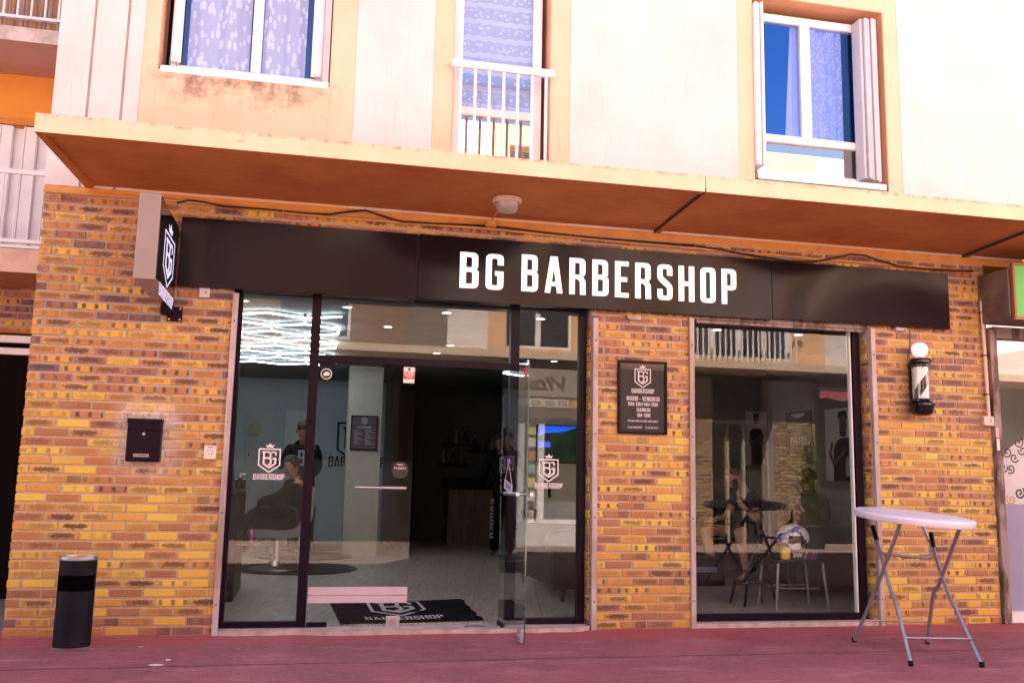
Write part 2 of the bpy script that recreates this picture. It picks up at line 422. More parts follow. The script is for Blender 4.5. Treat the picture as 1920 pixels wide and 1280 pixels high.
COLUMN_M = M('column_paint', (.46, .41, .35), .75)
SPOT = emit('lamp_glow', (1, .95, .92), 1.6)
NEON = emit('led_tube_glow', (.70, .88, 1.0), 3.6)
SKIN_D = M('skin_deep', (.20, .085, .05), .5)
SKIN_L = M('skin_light', (.55, .30, .21), .5)
HAIR = M('hair_black', (.010, .008, .008), .6, bump=.6, bs=150)
TABLE_W = M('table_plastic', (.84, .80, .90), .38, c2=(.66, .60, .72), vs=2, bump=.08, bs=200)
CABLE = M('cable_black', (.012, .010, .010), .5)
CREAM = M('cream_conduit', (.72, .55, .47), .5)

# ---------------------------------------------------------------- object helpers
ORI = {}
def put(o, parent=None, label=None, cat=None, group=None, kind=None, origin=None):
    col.objects.link(o)
    base = Vector((0, 0, 0))
    if parent is not None:
        o.parent = parent
        base = ORI[parent.name]
    ORI[o.name] = Vector(origin) if origin is not None else base
    if label: o['label'] = label
    if cat: o['category'] = cat
    if group: o['group'] = group
    if kind: o['kind'] = kind
    return o

def thing(name, label, cat, loc, group=None, kind=None):
    o = bpy.data.objects.new(name, None)
    o.empty_display_size = .1
    o.location = loc
    return put(o, None, label, cat, group, kind, origin=loc)

class MB:
    def __init__(s):
        s.v, s.f, s.m, s.cur = [], [], [], 0
    def face(s, idx): s.f.append(idx); s.m.append(s.cur)
    def add(s, vs, fs):
        b = len(s.v); s.v += [tuple(p) for p in vs]
        for f in fs: s.face([b + i for i in f])
        return s
    def box(s, x0, x1, y0, y1, z0, z1):
        return s.add([(x0, y0, z0), (x1, y0, z0), (x1, y1, z0), (x0, y1, z0), (x0, y0, z1), (x1, y0, z1), (x1, y1, z1), (x0, y1, z1)],
                     [(0, 3, 2, 1), (4, 5, 6, 7), (0, 1, 5, 4), (1, 2, 6, 5), (2, 3, 7, 6), (3, 0, 4, 7)])
    def quad(s, a, b, c, d): return s.add([a, b, c, d], [(0, 1, 2, 3)])
    def tube(s, pts, r, n=8, closed=False, cap=True):
        pts = [Vector(p) for p in pts]; k = len(pts)
        rr = r if isinstance(r, (list, tuple)) else [r] * k
        up = None; rings = []
        for i in range(k):
            if closed: t = pts[(i + 1) % k] - pts[i - 1]
            else: t = pts[min(i + 1, k - 1)] - pts[max(i - 1, 0)]
            t.normalize()
            if up is None:
                up = Vector((0, 0, 1)) if abs(t.z) < .9 else Vector((1, 0, 0))
            a = t.cross(up).normalized(); up = a.cross(t).normalized()
            rings.append([pts[i] + a * math.cos(2 * math.pi * j / n) * rr[i] + up * math.sin(2 * math.pi * j / n) * rr[i] for j in range(n)])
        b = len(s.v)
        for rg in rings: s.v += [tuple(p) for p in rg]
        for i in range(k if closed else k - 1):
            for j in range(n):
                i2 = (i + 1) % k
                s.face([b + i * n + j, b + i * n + (j + 1) % n, b + i2 * n + (j + 1) % n, b + i2 * n + j])
        if cap and not closed:
            s.face([b + j for j in range(n)][::-1]); s.face([b + (k - 1) * n + j for j in range(n)])
        return s
    def lathe(s, prof, c=(0, 0, 0), n=32, sx=1., sy=1., cap=True):
        b = len(s.v)
        for r, z in prof:
            for j in range(n):
                a = 2 * math.pi * j / n
                s.v.append((c[0] + r * sx * math.cos(a), c[1] + r * sy * math.sin(a), c[2] + z))
        for i in range(len(prof) - 1):
            for j in range(n):
                s.face([b + i * n + j, b + i * n + (j + 1) % n, b + (i + 1) * n + (j + 1) % n, b + (i + 1) * n + j])
        if cap:
            s.face([b + j for j in range(n)][::-1]); s.face([b + (len(prof) - 1) * n + j for j in range(n)])
        return s
    def ell(s, c, r, nu=14, nv=10, fn=None):
        b = len(s.v)
        for i in range(nv + 1):
            th = math.pi * i / nv
            for j in range(nu):
                ph = 2 * math.pi * j / nu
                d = Vector((math.sin(th) * math.cos(ph), math.sin(th) * math.sin(ph), math.cos(th)))
                k = fn(d) if fn else 1
                s.v.append((c[0] + d.x * r[0] * k, c[1] + d.y * r[1] * k, c[2] + d.z * r[2] * k))
        for i in range(nv):
            for j in range(nu):
                s.face([b + i * nu + j, b + (i + 1) * nu + j, b + (i + 1) * nu + (j + 1) % nu, b + i * nu + (j + 1) % nu])
        return s
    def prism(s, poly, fr, d0, d1):
        """poly in the (a, b) plane of frame fr, extruded between depths d0 and d1"""
        n = len(poly)
        vs = [fr(a, b, d0) for a, b in poly] + [fr(a, b, d1) for a, b in poly]
        fs = [list(range(n))[::-1], list(range(n, 2 * n))] + [[i, (i + 1) % n, n + (i + 1) % n, n + i] for i in range(n)]
        return s.add(vs, fs)
    def build(s, name, mats, parent=None, smooth=False, bevel=0., local=False, each=False, **kw):
        if each:      # one object for every separate piece
            root = list(range(len(s.v)))
            def fd(i):
                while root[i] != i: root[i] = root[root[i]]; i = root[i]
                return i
            for f in s.f:
                for i in f[1:]: root[fd(i)] = fd(f[0])
            grp = {}
            for f in s.f: grp.setdefault(fd(f[0]), []).append(f)
            for fs in grp.values():
                m_ = MB(); ids = sorted({i for f in fs for i in f}); mp = {i: k for k, i in enumerate(ids)}
                m_.add([s.v[i] for i in ids], [[mp[i] for i in f] for f in fs])
                o = m_.build(name, mats, parent, smooth, bevel, local, **kw)
            return o
        me = bpy.data.meshes.new(name)
        base = ORI[parent.name] if parent is not None else Vector(kw.get('origin') or (0, 0, 0))
        if local: base = Vector((0, 0, 0))
        vs = [(p[0] - base.x, p[1] - base.y, p[2] - base.z) for p in s.v]
        me.from_pydata(vs, [], s.f)
        mats = mats if isinstance(mats, (list, tuple)) else [mats]
        for m in mats: me.materials.append(m)
        if len(mats) > 1: me.polygons.foreach_set('material_index', s.m)
        import bmesh
        bm = bmesh.new(); bm.from_mesh(me)
        bmesh.ops.recalc_face_normals(bm, faces=bm.faces)
        bm.to_mesh(me); bm.free()
        if smooth:
            me.shade_smooth()
            me.set_sharp_from_angle(angle=R(38))
        me.update()
        o = bpy.data.objects.new(name, me)
        if parent is None: o.location = base
        if bevel:
            md = o.modifiers.new('bevel', 'BEVEL'); md.width = bevel; md.segments = 2; md.limit_method = 'ANGLE'; md.angle_limit = R(40)
        return put(o, parent, kw.get('label'), kw.get('cat'), kw.get('group'), kw.get('kind'), origin=kw.get('origin'))

def frame(o, u=(1, 0, 0), w=(0, 0, 1), sc_=1.):
    """(a right, b up, d towards the viewer) -> world"""
    o, u, w = Vector(o), Vector(u).normalized(), Vector(w).normalized(); n = u.cross(w).normalized()
    return lambda a, b, d=0.: tuple(o + u * a * sc_ + w * b * sc_ + n * d)

def rnd_poly(loop, seg=4):
    out = []; n = len(loop)
    for i, p in enumerate(loop):
        r = p[2] if len(p) > 2 else 0
        P = Vector(p[:2])
        if r <= 0: out.append(tuple(P)); continue
        A, B = Vector(loop[i - 1][:2]), Vector(loop[(i + 1) % n][:2])
        d1, d2 = (A - P), (B - P)
        r = min(r, d1.length * .49, d2.length * .49)
        p1, p2 = P + d1.normalized() * r, P + d2.normalized() * r
        for k in range(seg + 1):
            t = k / seg
            out.append(tuple(p1.lerp(P, t).lerp(P.lerp(p2, t), t)))
    return out

q = .13
G = {
 'B': (.40, [[(0, 0), (.40, 0, q), (.40, .49, .09), (.34, .53, .02), (.385, .57, .07), (.385, 1, q), (0, 1)], [(q, .12), (.27, .12, .05), (.27, .46, .05), (q, .46)], [(q, .58), (.26, .58, .05), (.26, .88, .05), (q, .88)]]),
 'A': (.43, [[(0, 0), (.125, 0), (.15, .19), (.28, .19), (.305, 0), (.43, 0), (.30, 1), (.13, 1)], [(.165, .30), (.265, .30), (.215, .74)]]),
 'R': (.40, [[(0, 0), (q, 0), (q, .43), (.20, .43, .05), (.265, .36, .04), (.27, 0), (.40, 0), (.39, .40, .1), (.33, .485, .02), (.39, .56, .07), (.39, 1, q), (0, 1)], [(q, .54), (.26, .54, .05), (.26, .88, .05), (q, .88)]]),
 'E': (.34, [[(0, 0), (.34, 0), (.34, .12), (q, .12), (q, .44), (.30, .44), (.30, .56), (q, .56), (q, .88), (.34, .88), (.34, 1), (0, 1)]]),
 'S': (.38, [[(0, 0, q), (.38, 0, q), (.38, .42, .1), (.125, .66, .04), (.125, .885, .05), (.255, .885, .05), (.255, .70), (.38, .70), (.38, 1, q), (0, 1, q), (0, .58, .1), (.255, .34, .04), (.255, .115, .05), (.125, .115, .05), (.125, .30), (0, .30)]]),
 'H': (.40, [[(0, 0), (q, 0), (q, .44), (.27, .44), (.27, 0), (.40, 0), (.40, 1), (.27, 1), (.27, .56), (q, .56), (q, 1), (0, 1)]]),
 'O': (.39, [[(0, 0, q), (.39, 0, q), (.39, 1, q), (0, 1, q)], [(q, .12, .05), (.26, .12, .05), (.26, .88, .05), (q, .88, .05)]]),
 'P': (.38, [[(0, 0), (q, 0), (q, .40), (.38, .40, q), (.38, 1, q), (0, 1)], [(q, .52), (.25, .52, .05), (.25, .88, .05), (q, .88)]]),
 'G': (.38, [[(0, 0, q), (.38, 0, q), (.38, .52), (.20, .52), (.20, .40), (.255, .40), (.255, .115, .05), (.125, .115, .05), (.125, .885, .05), (.255, .885, .05), (.255, .70), (.38, .70), (.38, 1, q), (0, 1, q)]]),
 'C': (.38, [[(0, 0, q), (.38, 0, q), (.38, .32), (.255, .32), (.255, .115, .05), (.125, .115, .05), (.125, .885, .05), (.255, .885, .05), (.255, .68), (.38, .68), (.38, 1, q), (0, 1, q)]]),
 'D': (.39, [[(0, 0), (.39, 0, q), (.39, 1, q), (0, 1)], [(q, .12), (.26, .12, .05), (.26, .88, .05), (q, .88)]]),
 'M': (.52, [[(0, 0), (.12, 0), (.12, .68), (.20, .1), (.32, .1), (.40, .68), (.40, 0), (.52, 0), (.52, 1), (.35, 1), (.26, .42), (.17, 1), (0, 1)]]),
 'N': (.41, [[(0, 0), (.12, 0), (.12, .62), (.27, 0), (.41, 0), (.41, 1), (.29, 1), (.29, .42), (.14, 1), (0, 1)]]),
 'I': (.13, [[(0, 0), (q, 0), (q, 1), (0, 1)]]),
 'L': (.33, [[(0, 0), (.33, 0), (.33, .12), (q, .12), (q, 1), (0, 1)]]),
 'T': (.38, [[(.125, 0), (.255, 0), (.255, .88), (.38, .88), (.38, 1), (0, 1), (0, .88), (.125, .88)]]),
 'U': (.39, [[(0, 0, q), (.39, 0, q), (.39, 1), (.26, 1), (.26, .12, .05), (q, .12, .05), (q, 1), (0, 1)]]),
 'V': (.42, [[(.14, 0), (.28, 0), (.42, 1), (.29, 1), (.21, .26), (.13, 1), (0, 1)]]),
 'Y': (.42, [[(.145, 0), (.275, 0), (.275, .38), (.42, 1), (.29, 1), (.21, .58), (.13, 1), (0, 1), (.145, .38)]]),
 'F': (.33, [[(0, 0), (q, 0), (q, .43), (.30, .43), (.30, .55), (q, .55), (q, .88), (.33, .88), (.33, 1), (0, 1)]]),
 'K': (.41, [[(0, 0), (q, 0), (q, .33), (.17, .42), (.27, 0), (.41, 0), (.26, .54), (.41, 1), (.27, 1), (q, .56), (q, 1), (0, 1)]]),
 'Z': (.36, [[(0, 0), (.36, 0), (.36, .12), (.13, .12), (.36, .86), (.36, 1), (0, 1), (0, .88), (.22, .88), (0, .14)]]),
 '1': (.22, [[(.09, 0), (.22, 0), (.22, 1), (.12, 1), (0, .84), (0, .76), (.09, .76)]]),
 '2': (.37, [[(0, 0), (.37, 0), (.37, .12), (.14, .12), (.37, .52, .1), (.37, 1, q), (0, 1, q), (0, .68), (.12, .68), (.12, .885, .05), (.25, .885, .05), (.25, .58, .08), (0, .16)]]),
 '3': (.37, [[(0, 0, q), (.37, 0, q), (.37, .48, .06), (.33, .52), (.37, .56, .06), (.37, 1, q), (0, 1, q), (0, .72), (.12, .72), (.12, .885, .05), (.25, .885, .05), (.25, .575, .04), (.12, .575), (.12, .46), (.25, .46, .04), (.25, .115, .05), (.12, .115, .05), (.12, .28), (0, .28)]]),
 '4': (.40, [[(.22, 0), (.34, 0), (.34, .2), (.40, .2), (.40, .31), (.34, .31), (.34, 1), (.20, 1), (0, .31), (0, .2), (.22, .2)], [(.11, .31), (.22, .31), (.22, .70)]]),
 '6': (.38, [[(0, 0, q), (.38, 0, q), (.38, .60, q), (.125, .60), (.125, .885, .05), (.255, .885, .05), (.255, .76), (.38, .76), (.38, 1, q), (0, 1, q)], [(.125, .115, .05), (.255, .115, .05), (.255, .48, .05), (.125, .48)]]),
 '7': (.35, [[(.07, 0), (.20, 0), (.35, .88), (.35, 1), (0, 1), (0, .88), (.22, .88)]]),
 '8': (.38, [[(0, 0, q), (.38, 0, q), (.38, .48, .06), (.34, .52), (.38, .56, .06), (.38, 1, q), (0, 1, q), (0, .56, .06), (.04, .52), (0, .48, .06)], [(.125, .115, .05), (.255, .115, .05), (.255, .45, .05), (.125, .45, .05)], [(.125, .575, .05), (.255, .575, .05), (.255, .885, .05), (.125, .885, .05)]]),
 '-': (.22, [[(0, .42), (.22, .42), (.22, .54), (0, .54)]]),
 '/': (.30, [[(0, 0), (.11, 0), (.30, 1), (.19, 1)]]),
 '.': (.12, [[(0, 0), (.12, 0), (.12, .13), (0, .13)]]),
 ':': (.12, [[(0, .1), (.12, .1), (.12, .23), (0, .23)], [(0, .6), (.12, .6), (.12, .73), (0, .73)]]),
 ' ': (.16, []),
}
G['0'] = G['O']; G['5'] = G['S']; G['9'] = (.38, [[(.38 - a, 1 - b, *r) for a, b, *r in lp] for lp in G['6'][1]])
TXT = {}
def text_mesh(s, ext, gap=.075):
    key = (s, ext > 0, gap)
    if key in TXT: return TXT[key]
    cu = bpy.data.curves.new('lettering', 'CURVE'); cu.dimensions = '2D'; cu.fill_mode = 'BOTH'
    cu.extrude = .5 if ext > 0 else 0
    x = 0
    for ch in s:
        w, loops = G[ch]
        for lp in loops:
            pts = rnd_poly(lp)
            spn = cu.splines.new('POLY'); spn.points.add(len(pts) - 1)
            for p_, t in zip(spn.points, pts): p_.co = (t[0] + x, t[1], 0, 1)
            spn.use_cyclic_u = True
        x += w + gap
    o = bpy.data.objects.new('lettering', cu)
    me = bpy.data.meshes.new_from_object(o)
    vs = [tuple(v.co) for v in me.vertices]; fs = [list(p_.vertices) for p_ in me.polygons]
    bpy.data.objects.remove(o); bpy.data.curves.remove(cu); bpy.data.meshes.remove(me)
    TXT[key] = (vs, fs, x - gap)
    return TXT[key]

def write(mb, s, fr, a0, a1, b0, b1, ext=0., dz=.0, center=False, gap=.075):
    """lettering s stretched into the rectangle a0..a1, b0..b1 of frame fr (a1=None keeps natural width)"""
    vs, fs, w = text_mesh(s, ext, gap)
    h = b1 - b0
    k = (a1 - a0) / w if a1 is not None else h
    if center and a1 is None: a0 = a0 - w * k / 2
    mb.add([fr(a0 + x * k, b0 + y * h, dz + (z + .5 if ext > 0 else 0) * ext) for x, y, z in vs], fs)
    return mb

def ribbon(mb, pts, w, fr, d0, d1, closed=False):
    P = [Vector(p) for p in pts]; n = len(P); L, Rr = [], []
    for i in range(n):
        a = P[i] - P[i - 1] if (closed or i > 0) else P[1] - P[0]
        b = P[(i + 1) % n] - P[i] if (closed or i < n - 1) else P[i] - P[i - 1]
        na, nb = Vector((-a.y, a.x)).normalized(), Vector((-b.y, b.x)).normalized()
        m_ = (na + nb).normalized(); k = w / 2 / max(.35, m_.dot(na))
        L.append(P[i] + m_ * k); Rr.append(P[i] - m_ * k)
    vs = [fr(*p, d0) for p in L] + [fr(*p, d0) for p in Rr] + [fr(*p, d1) for p in L] + [fr(*p, d1) for p in Rr]
    fs = []
    for i in range(n if closed else n - 1):
        j = (i + 1) % n
        fs += [[i, j, n + j, n + i], [2 * n + i, 3 * n + i, 3 * n + j, 2 * n + j], [i, 2 * n + i, 2 * n + j, j], [n + i, n + j, 3 * n + j, 3 * n + i]]
    if not closed:
        fs += [[0, n, 3 * n, 2 * n], [n - 1, 3 * n - 1, 4 * n - 1, 2 * n - 1][::1]]
        fs[-1] = [n - 1, 3 * n - 1, 4 * n - 1, 2 * n + n - 1]
        fs[-1] = [n - 1, 2 * n + n - 1, 3 * n + n - 1, n + n - 1]
    mb.add(vs, fs)

def emblem(mb, fr, th=.0008, word=True, ring=.06):
    """shield with crown and monogram; unit width, origin at the middle of the shield's top edge"""
    ribbon(mb, [(-.47, -.03), (.47, -.03), (.47, -.76), (0, -1.08), (-.47, -.76)], ring, fr, 0, th, True)
    ribbon(mb, [(-.25, -.16), (-.25, -.70), (.0, -.87), (.27, -.69), (.27, -.46), (.13, -.46)], .085, fr, 0, th)
    ribbon(mb, [(-.34, -.165), (-.02, -.165), (.045, -.22), (.045, -.37), (-.02, -.435), (-.22, -.435)], .07, fr, th * .3, th * 1.3)
    ribbon(mb, [(-.02, -.435), (.065, -.50), (.065, -.67), (.01, -.75), (-.05, -.755)], .075, fr, th * .6, th * 1.6)
    ribbon(mb, [(.085, -.165), (.235, -.165), (.28, -.21), (.28, -.31)], .07, fr, 0, th)
    mb.prism([(-.20, .19), (-.14, .05), (.14, .05), (.20, .19), (.10, .12), (.03, .20), (0, .25), (-.03, .20), (-.10, .12)], fr, 0, th)
    if word: write(mb, 'BARBERSHOP', fr, -.68, .70, -1.42, -1.16, 0, th)

def brick_field(mb_pair, fr, rects, seed=1, z_off=0., dark=0.):
    """individual bricks over rectangles of frame fr; returns the mesh data with tones"""
    rng = random.Random(seed)
    CH, BH, BL, SP = .066, .0495, .2095, .224
    V, F, C, U = mb_pair
    for (a0, a1, b0, b1) in rects:
        r0 = int(math.floor((b0 - z_off) / CH)); r1 = int(math.ceil((b1 - z_off) / CH))
        for r in range(r0, r1):
            z0 = z_off + r * CH + .008; z1 = z0 + BH
            z0c, z1c = max(z0, b0), min(z1, b1)
            if z1c - z0c < .008: continue
            off = (.40 if r % 2 else 0.) * SP + .012 * math.sin(r * 12.9)
            k0 = int(math.floor((a0 - off) / SP)) - 1; k1 = int(math.ceil((a1 - off) / SP)) + 1
            for k in range(k0, k1):
                x0 = off + k * SP + rng.uniform(-.002, .002); x1 = x0 + BL
                xa, xb = max(x0, a0), min(x1, a1)
                h = random.Random((r * 7919 + k * 104729 + seed * 31))
                t, g = h.random(), h.random(); jit = h.uniform(-.0012, .0012); jz = h.uniform(-.0015, .0015)
                if xb - xa < .012: continue
                zc = (z0 + z1) / 2
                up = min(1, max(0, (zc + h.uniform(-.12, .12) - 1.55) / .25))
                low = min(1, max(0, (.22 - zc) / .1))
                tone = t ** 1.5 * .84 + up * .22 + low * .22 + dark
                if up > .5 and g > .60: g = g - .45
                if up < .5 and h.random() < .06: tone = .78
                dep = .0085 + jit
                e = .0035
                P = [(xa, z0c + jz), (xb, z0c + jz * .4), (xb, z1c + jz * .4), (xa, z1c + jz)]
                Q = [(xa + e, z0c + jz + e), (xb - e, z0c + jz * .4 + e), (xb - e, z1c + jz * .4 - e), (xa + e, z1c + jz - e)]
                b = len(V)
                V.extend(fr(p[0], p[1], 0) for p in P)
                V.extend(fr(p[0], p[1], dep - .002) for p in P)
                V.extend(fr(p[0], p[1], dep) for p in Q)
                cc = (min(1, tone), g, h.random(), 1)
                def uvof(p): return ((p[0] - x0) / BL, (p[1] - z0) / BH)
                fl = [([8, 9, 10, 11], Q)] + [([4 + i, 4 + (i + 1) % 4, 8 + (i + 1) % 4, 8 + i], [P[i], P[(i + 1) % 4], Q[(i + 1) % 4], Q[i]]) for i in range(4)] \
                    + [([i, (i + 1) % 4, 4 + (i + 1) % 4, 4 + i], [P[i], P[(i + 1) % 4], P[(i + 1) % 4], P[i]]) for i in range(4)]
                for idx, pp in fl:
                    F.append([b + i for i in idx])
                    for p in pp: C.append(cc); U.append(uvof(p))

def build_bricks(name, data, parent, mat_):
    V, F, C, U = data
    base = ORI[parent.name]
    me = bpy.data.meshes.new(name)
    me.from_pydata([(p[0] - base.x, p[1] - base.y, p[2] - base.z) for p in V], [], F)
    me.materials.append(mat_)
    ca = me.color_attributes.new('bc', 'FLOAT_COLOR', 'CORNER')
    ca.data.foreach_set('color', [x for c in C for x in c])
    uv = me.uv_layers.new(name='UVMap')
    uv.data.foreach_set('uv', [x for c in U for x in c])
    o = bpy.data.objects.new(name, me)
    return put(o, parent)

# ================================================================ ground and air
mb = MB(); mb.quad((-150, -160, 0), (150, -160, 0), (150, .30, 0), (-150, .30, 0))
mb.build('pavement', PAVE, kind='structure')
mb = MB(); mb.quad((-150, -160, .004), (150, -160, .004), (150, -3.1, .004), (-150, -3.1, .004))
mb.build('street_paving', M('street_paving', (.36, .24, .20), .8, c2=(.28, .18, .15), vs=2, bump=.4, bs=80), kind='structure')
mb = MB(); mb.quad((-150, .30, -.004), (150, .30, -.004), (150, 160, -.004), (-150, 160, -.004))
mb.build('courtyard_ground', M('courtyard_ground', (.20, .15, .13), .9), kind='structure')

# ================================================================ the building with the shop
FR = frame((0, .008, 0))
house = thing('apartment_building', 'apartment building with ochre and white render above flamed brick ground floor', 'building', (0, 0, 0))
OPEN1 = (-.625, 2.212, 2.56); OPEN2 = (3.085, 4.742, 2.56); XL, XR = -2.012, 5.93; ZB = 3.165
data = ([], [], [], [])
brick_field(data, FR, [(XL, OPEN1[0], 0, ZB), (OPEN1[0], OPEN1[1], 2.565, ZB), (OPEN1[1], OPEN2[0], 0, ZB), (OPEN2[0], OPEN2[1], 2.565, ZB), (OPEN2[1], XR, 0, ZB)], 3)
brick_field(data, frame((2.200, 0, 0), (0, -1, 0)), [(-.125, -.004, 0, 2.45)], 5)
brick_field(data, frame((4.728, 0, 0), (0, -1, 0)), [(-.125, -.004, 0, 2.45)], 6)
bw = build_bricks('brick_wall', data, house, BRICK)
mb = MB()
mb.box(XL + .004, OPEN1[0], .008, .30, 0, 3.2)
mb.box(OPEN1[1] - .004, OPEN2[0], .008, .30, 0, 3.2)
mb.box(OPEN2[1] - .006, XR, .008, .30, 0, 3.2)
mb.box(OPEN1[0], OPEN1[1] - .004, .008, .30, 2.56, 3.2)
mb.box(OPEN2[0], OPEN2[1] - .006, .008, .30, 2.56, 3.2)
mb.build('mortar_bed', MORTAR, house)

# upper render: white and ochre panels, wall pierced by three windows
WIN = [(-1.300, .005, 4.225, 5.75), (.995, 1.825, 3.30, 6.1), (3.685, 5.005, 3.79, 5.52)]
TOP = 12.0
def panel(mb, x0, x1, y0=0., y1=.32, z0=3.235, z1=TOP, holes=()):
    xs = x0
    for (a, b, c, d) in holes:
        if a > xs: mb.box(xs, a, y0, y1, z0, z1)
        if c > z0: mb.box(a, b, y0, y1, z0, c)
        mb.box(a, b, y0, y1, d, z1)
        xs = b
    mb.box(xs, x1, y0, y1, z0, z1)
mb = MB()
for a, b in ((-2.02, -1.785), (-1.765, -1.545), (-1.525, -1.415)): panel(mb, a, b)
for a, b in ((.199, .832), (1.995, 3.53), (5.145, 7.2), (8.6, 14)): panel(mb, a, b)
mb.build('white_render_wall', WHITE_R, house, bevel=.004)
mb = MB()
for a, b in ((-1.785, -1.765), (-1.545, -1.525)): mb.box(a, b, .012, .3, 3.235, TOP)
mb.build('panel_joint', M('panel_joint', (.50, .40, .38), .9, c2=(.40, .30, .28), vs=5), house)
mb = MB()
panel(mb, -1.415, .199, .006, holes=[WIN[0]])
panel(mb, .832, 1.995, .006, holes=[WIN[1]])
panel(mb, 3.53, 5.145, .006, holes=[WIN[2]])
panel(mb, 7.2, 8.6, .006)
mb.build('ochre_render_wall', ORANGE_R, house, bevel=.003)
mb = MB()                                        # darker orange reveals lining the window openings
for (a, b, c, d) in WIN:
    mb.box(a - .001, a + .004, .012, .32, c, d); mb.box(b - .004, b + .001, .012, .32, c, d)
    mb.box(a, b, .012, .32, d - .004, d + .001)
mb.build('window_reveal', ORANGE_REV, house, each=True)
mb = MB(); mb.box(XL, 14, .004, .25, 3.172, 3.233)
mb.build('plaster_band', BAND, house)
mb = MB()
mb.box(-2.02, 14, .33, 10.2, 3.0, 3.2); mb.box(-2.02, 14, 10.0, 10.2, 0, TOP); mb.box(-2.02, 14, .33, 10.0, TOP - .2, TOP)
mb.box(-2.02, -1.82, .31, 10, 0, TOP - .2); mb.box(13.8, 14, .31, 10, 0, TOP - .2)
mb.build('building_shell', M('shell_render', (.70, .62, .58), .9), house)

# concrete canopy over the shops, in three cast lengths with a drip edge
def canopy_piece(x0f, x0w, x1, nm='canopy'):
    m_ = MB()
    y0, y1 = -1.05, .002
    zb, zt, zw, ztw = 3.272, 3.395, 3.232, 3.42
    m_.add([(x0f, y0, zb), (x1, y0, zb), (x1, y0, zt), (x0f, y0, zt),
            (x0f + .05, y0 + .07, zb), (x1, y0 + .07, zb), (x0f + .05, y0 + .07, zb + .022), (x1, y0 + .07, zb + .022),
            (x0w + .06, y1, zw + .022), (x1, y1, zw + .022), (x0w, y1, zw), (x0w + .05, y1, zw),
            (x0w, y1, ztw), (x1, y1, ztw)],
           [(0, 1, 2, 3), (0, 4, 5, 1), (4, 6, 7, 5), (6, 8, 9, 7), (0, 10, 11, 4), (4, 11, 8, 6), (3, 2, 13, 12), (0, 3, 12, 10), (1, 5, 7, 9, 13, 2), (10, 12, 13, 9, 8, 11)])
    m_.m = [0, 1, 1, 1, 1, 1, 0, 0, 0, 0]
    return m_.build(nm, [CANOPY, SOFFIT], house)
canopy_piece(-1.815, -1.735, 2.745)
canopy_piece(2.752, 2.752, 5.72)
canopy_piece(5.727, 5.727, 13.9)
mb = MB()
for x in (2.7485, 5.7235):
    mb.add([(x - .005, -1.052, 3.270), (x + .005, -1.052, 3.270), (x + .005, .0, 3.2300), (x - .005, .0, 3.2300), (x - .005, -1.052, 3.30), (x + .005, -1.052, 3.30), (x + .005, 0, 3.26), (x - .005, 0, 3.26)], [(0, 3, 2, 1), (4, 5, 6, 7), (0, 1, 5, 4), (1, 2, 6, 5), (2, 3, 7, 6), (3, 0, 4, 7)])
mb.build('movement_joint', M('joint_dark', (.05, .025, .02), .9), house, each=True)

# ---- upper windows
def curtain(mb, x0, x1, z0, z1, y, amp=.018, freq=46., ph=0., gx=0.):
    n = 60
    b = len(mb.v)
    for i in range(n + 1):
        t = i / n
        for z, k in ((z1, 0), (z0, 1)):
            x = x0 + (x1 - x0) * t + gx * k * (1 - t)
            mb.v.append((x, y + amp * math.sin(freq * x + ph) + .3 * amp * math.sin(freq * 2.7 * x + 1), z))
    for i in range(n): mb.face([b + 2 * i, b + 2 * i + 2, b + 2 * i + 3, b + 2 * i + 1])
ROOM = M('upstairs_room', (.05, .06, .10), .9)
def room(x0, x1, z0, z1, par):
    m_ = MB(); d = 1.6
    m_.box(x0 - .3, x0 - .28, .33, d, z0 - .1, z1 + .1); m_.box(x1 + .28, x1 + .3, .33, d, z0 - .1, z1 + .1)
    m_.box(x0 - .3, x1 + .3, d, d + .02, z0 - .1, z1 + .1)
    m_.box(x0 - .3, x1 + .3, .33, d, z0 - .12, z0 - .1); m_.box(x0 - .3, x1 + .3, .33, d, z1 + .1, z1 + .12)
    m_.build('room_lining', ROOM, par)

LACE_LEAF = lace_mat('lace_leaf', (.86, .87, .98), 9)
LACE_BAND = lace_mat('lace_band', (.72, .80, .98), 9, 2)
LACE_FINE = lace_mat('lace_fine', (.86, .86, .98), 22)
VOILE = M('voile', (.86, .88, .98), .9)

def pvc_window(nm, x0, x1, z0, z1, y, mull, rails=(), fw=.055, parent=house):
    m_ = MB()
    m_.box(x0, x0 + fw, y, y + .06, z0, z1); m_.box(x1 - fw, x1, y, y + .06, z0, z1)
    m_.box(x0 + fw, x1 - fw, y, y + .06, z1 - fw, z1); m_.box(x0 + fw, x1 - fw, y, y + .06, z0, z0 + fw)
    zl = z0 + fw
    for zr in rails:
        m_.box(x0 + fw, x1 - fw, y - .002, y + .058, zr - .035, zr + .035)
        zl = zr + .035
    for a, b in mull: m_.box(a, b, y - .004, y + .056, zl, z1 - fw)
    return m_.build(nm, WHITEPVC, parent, bevel=.006)

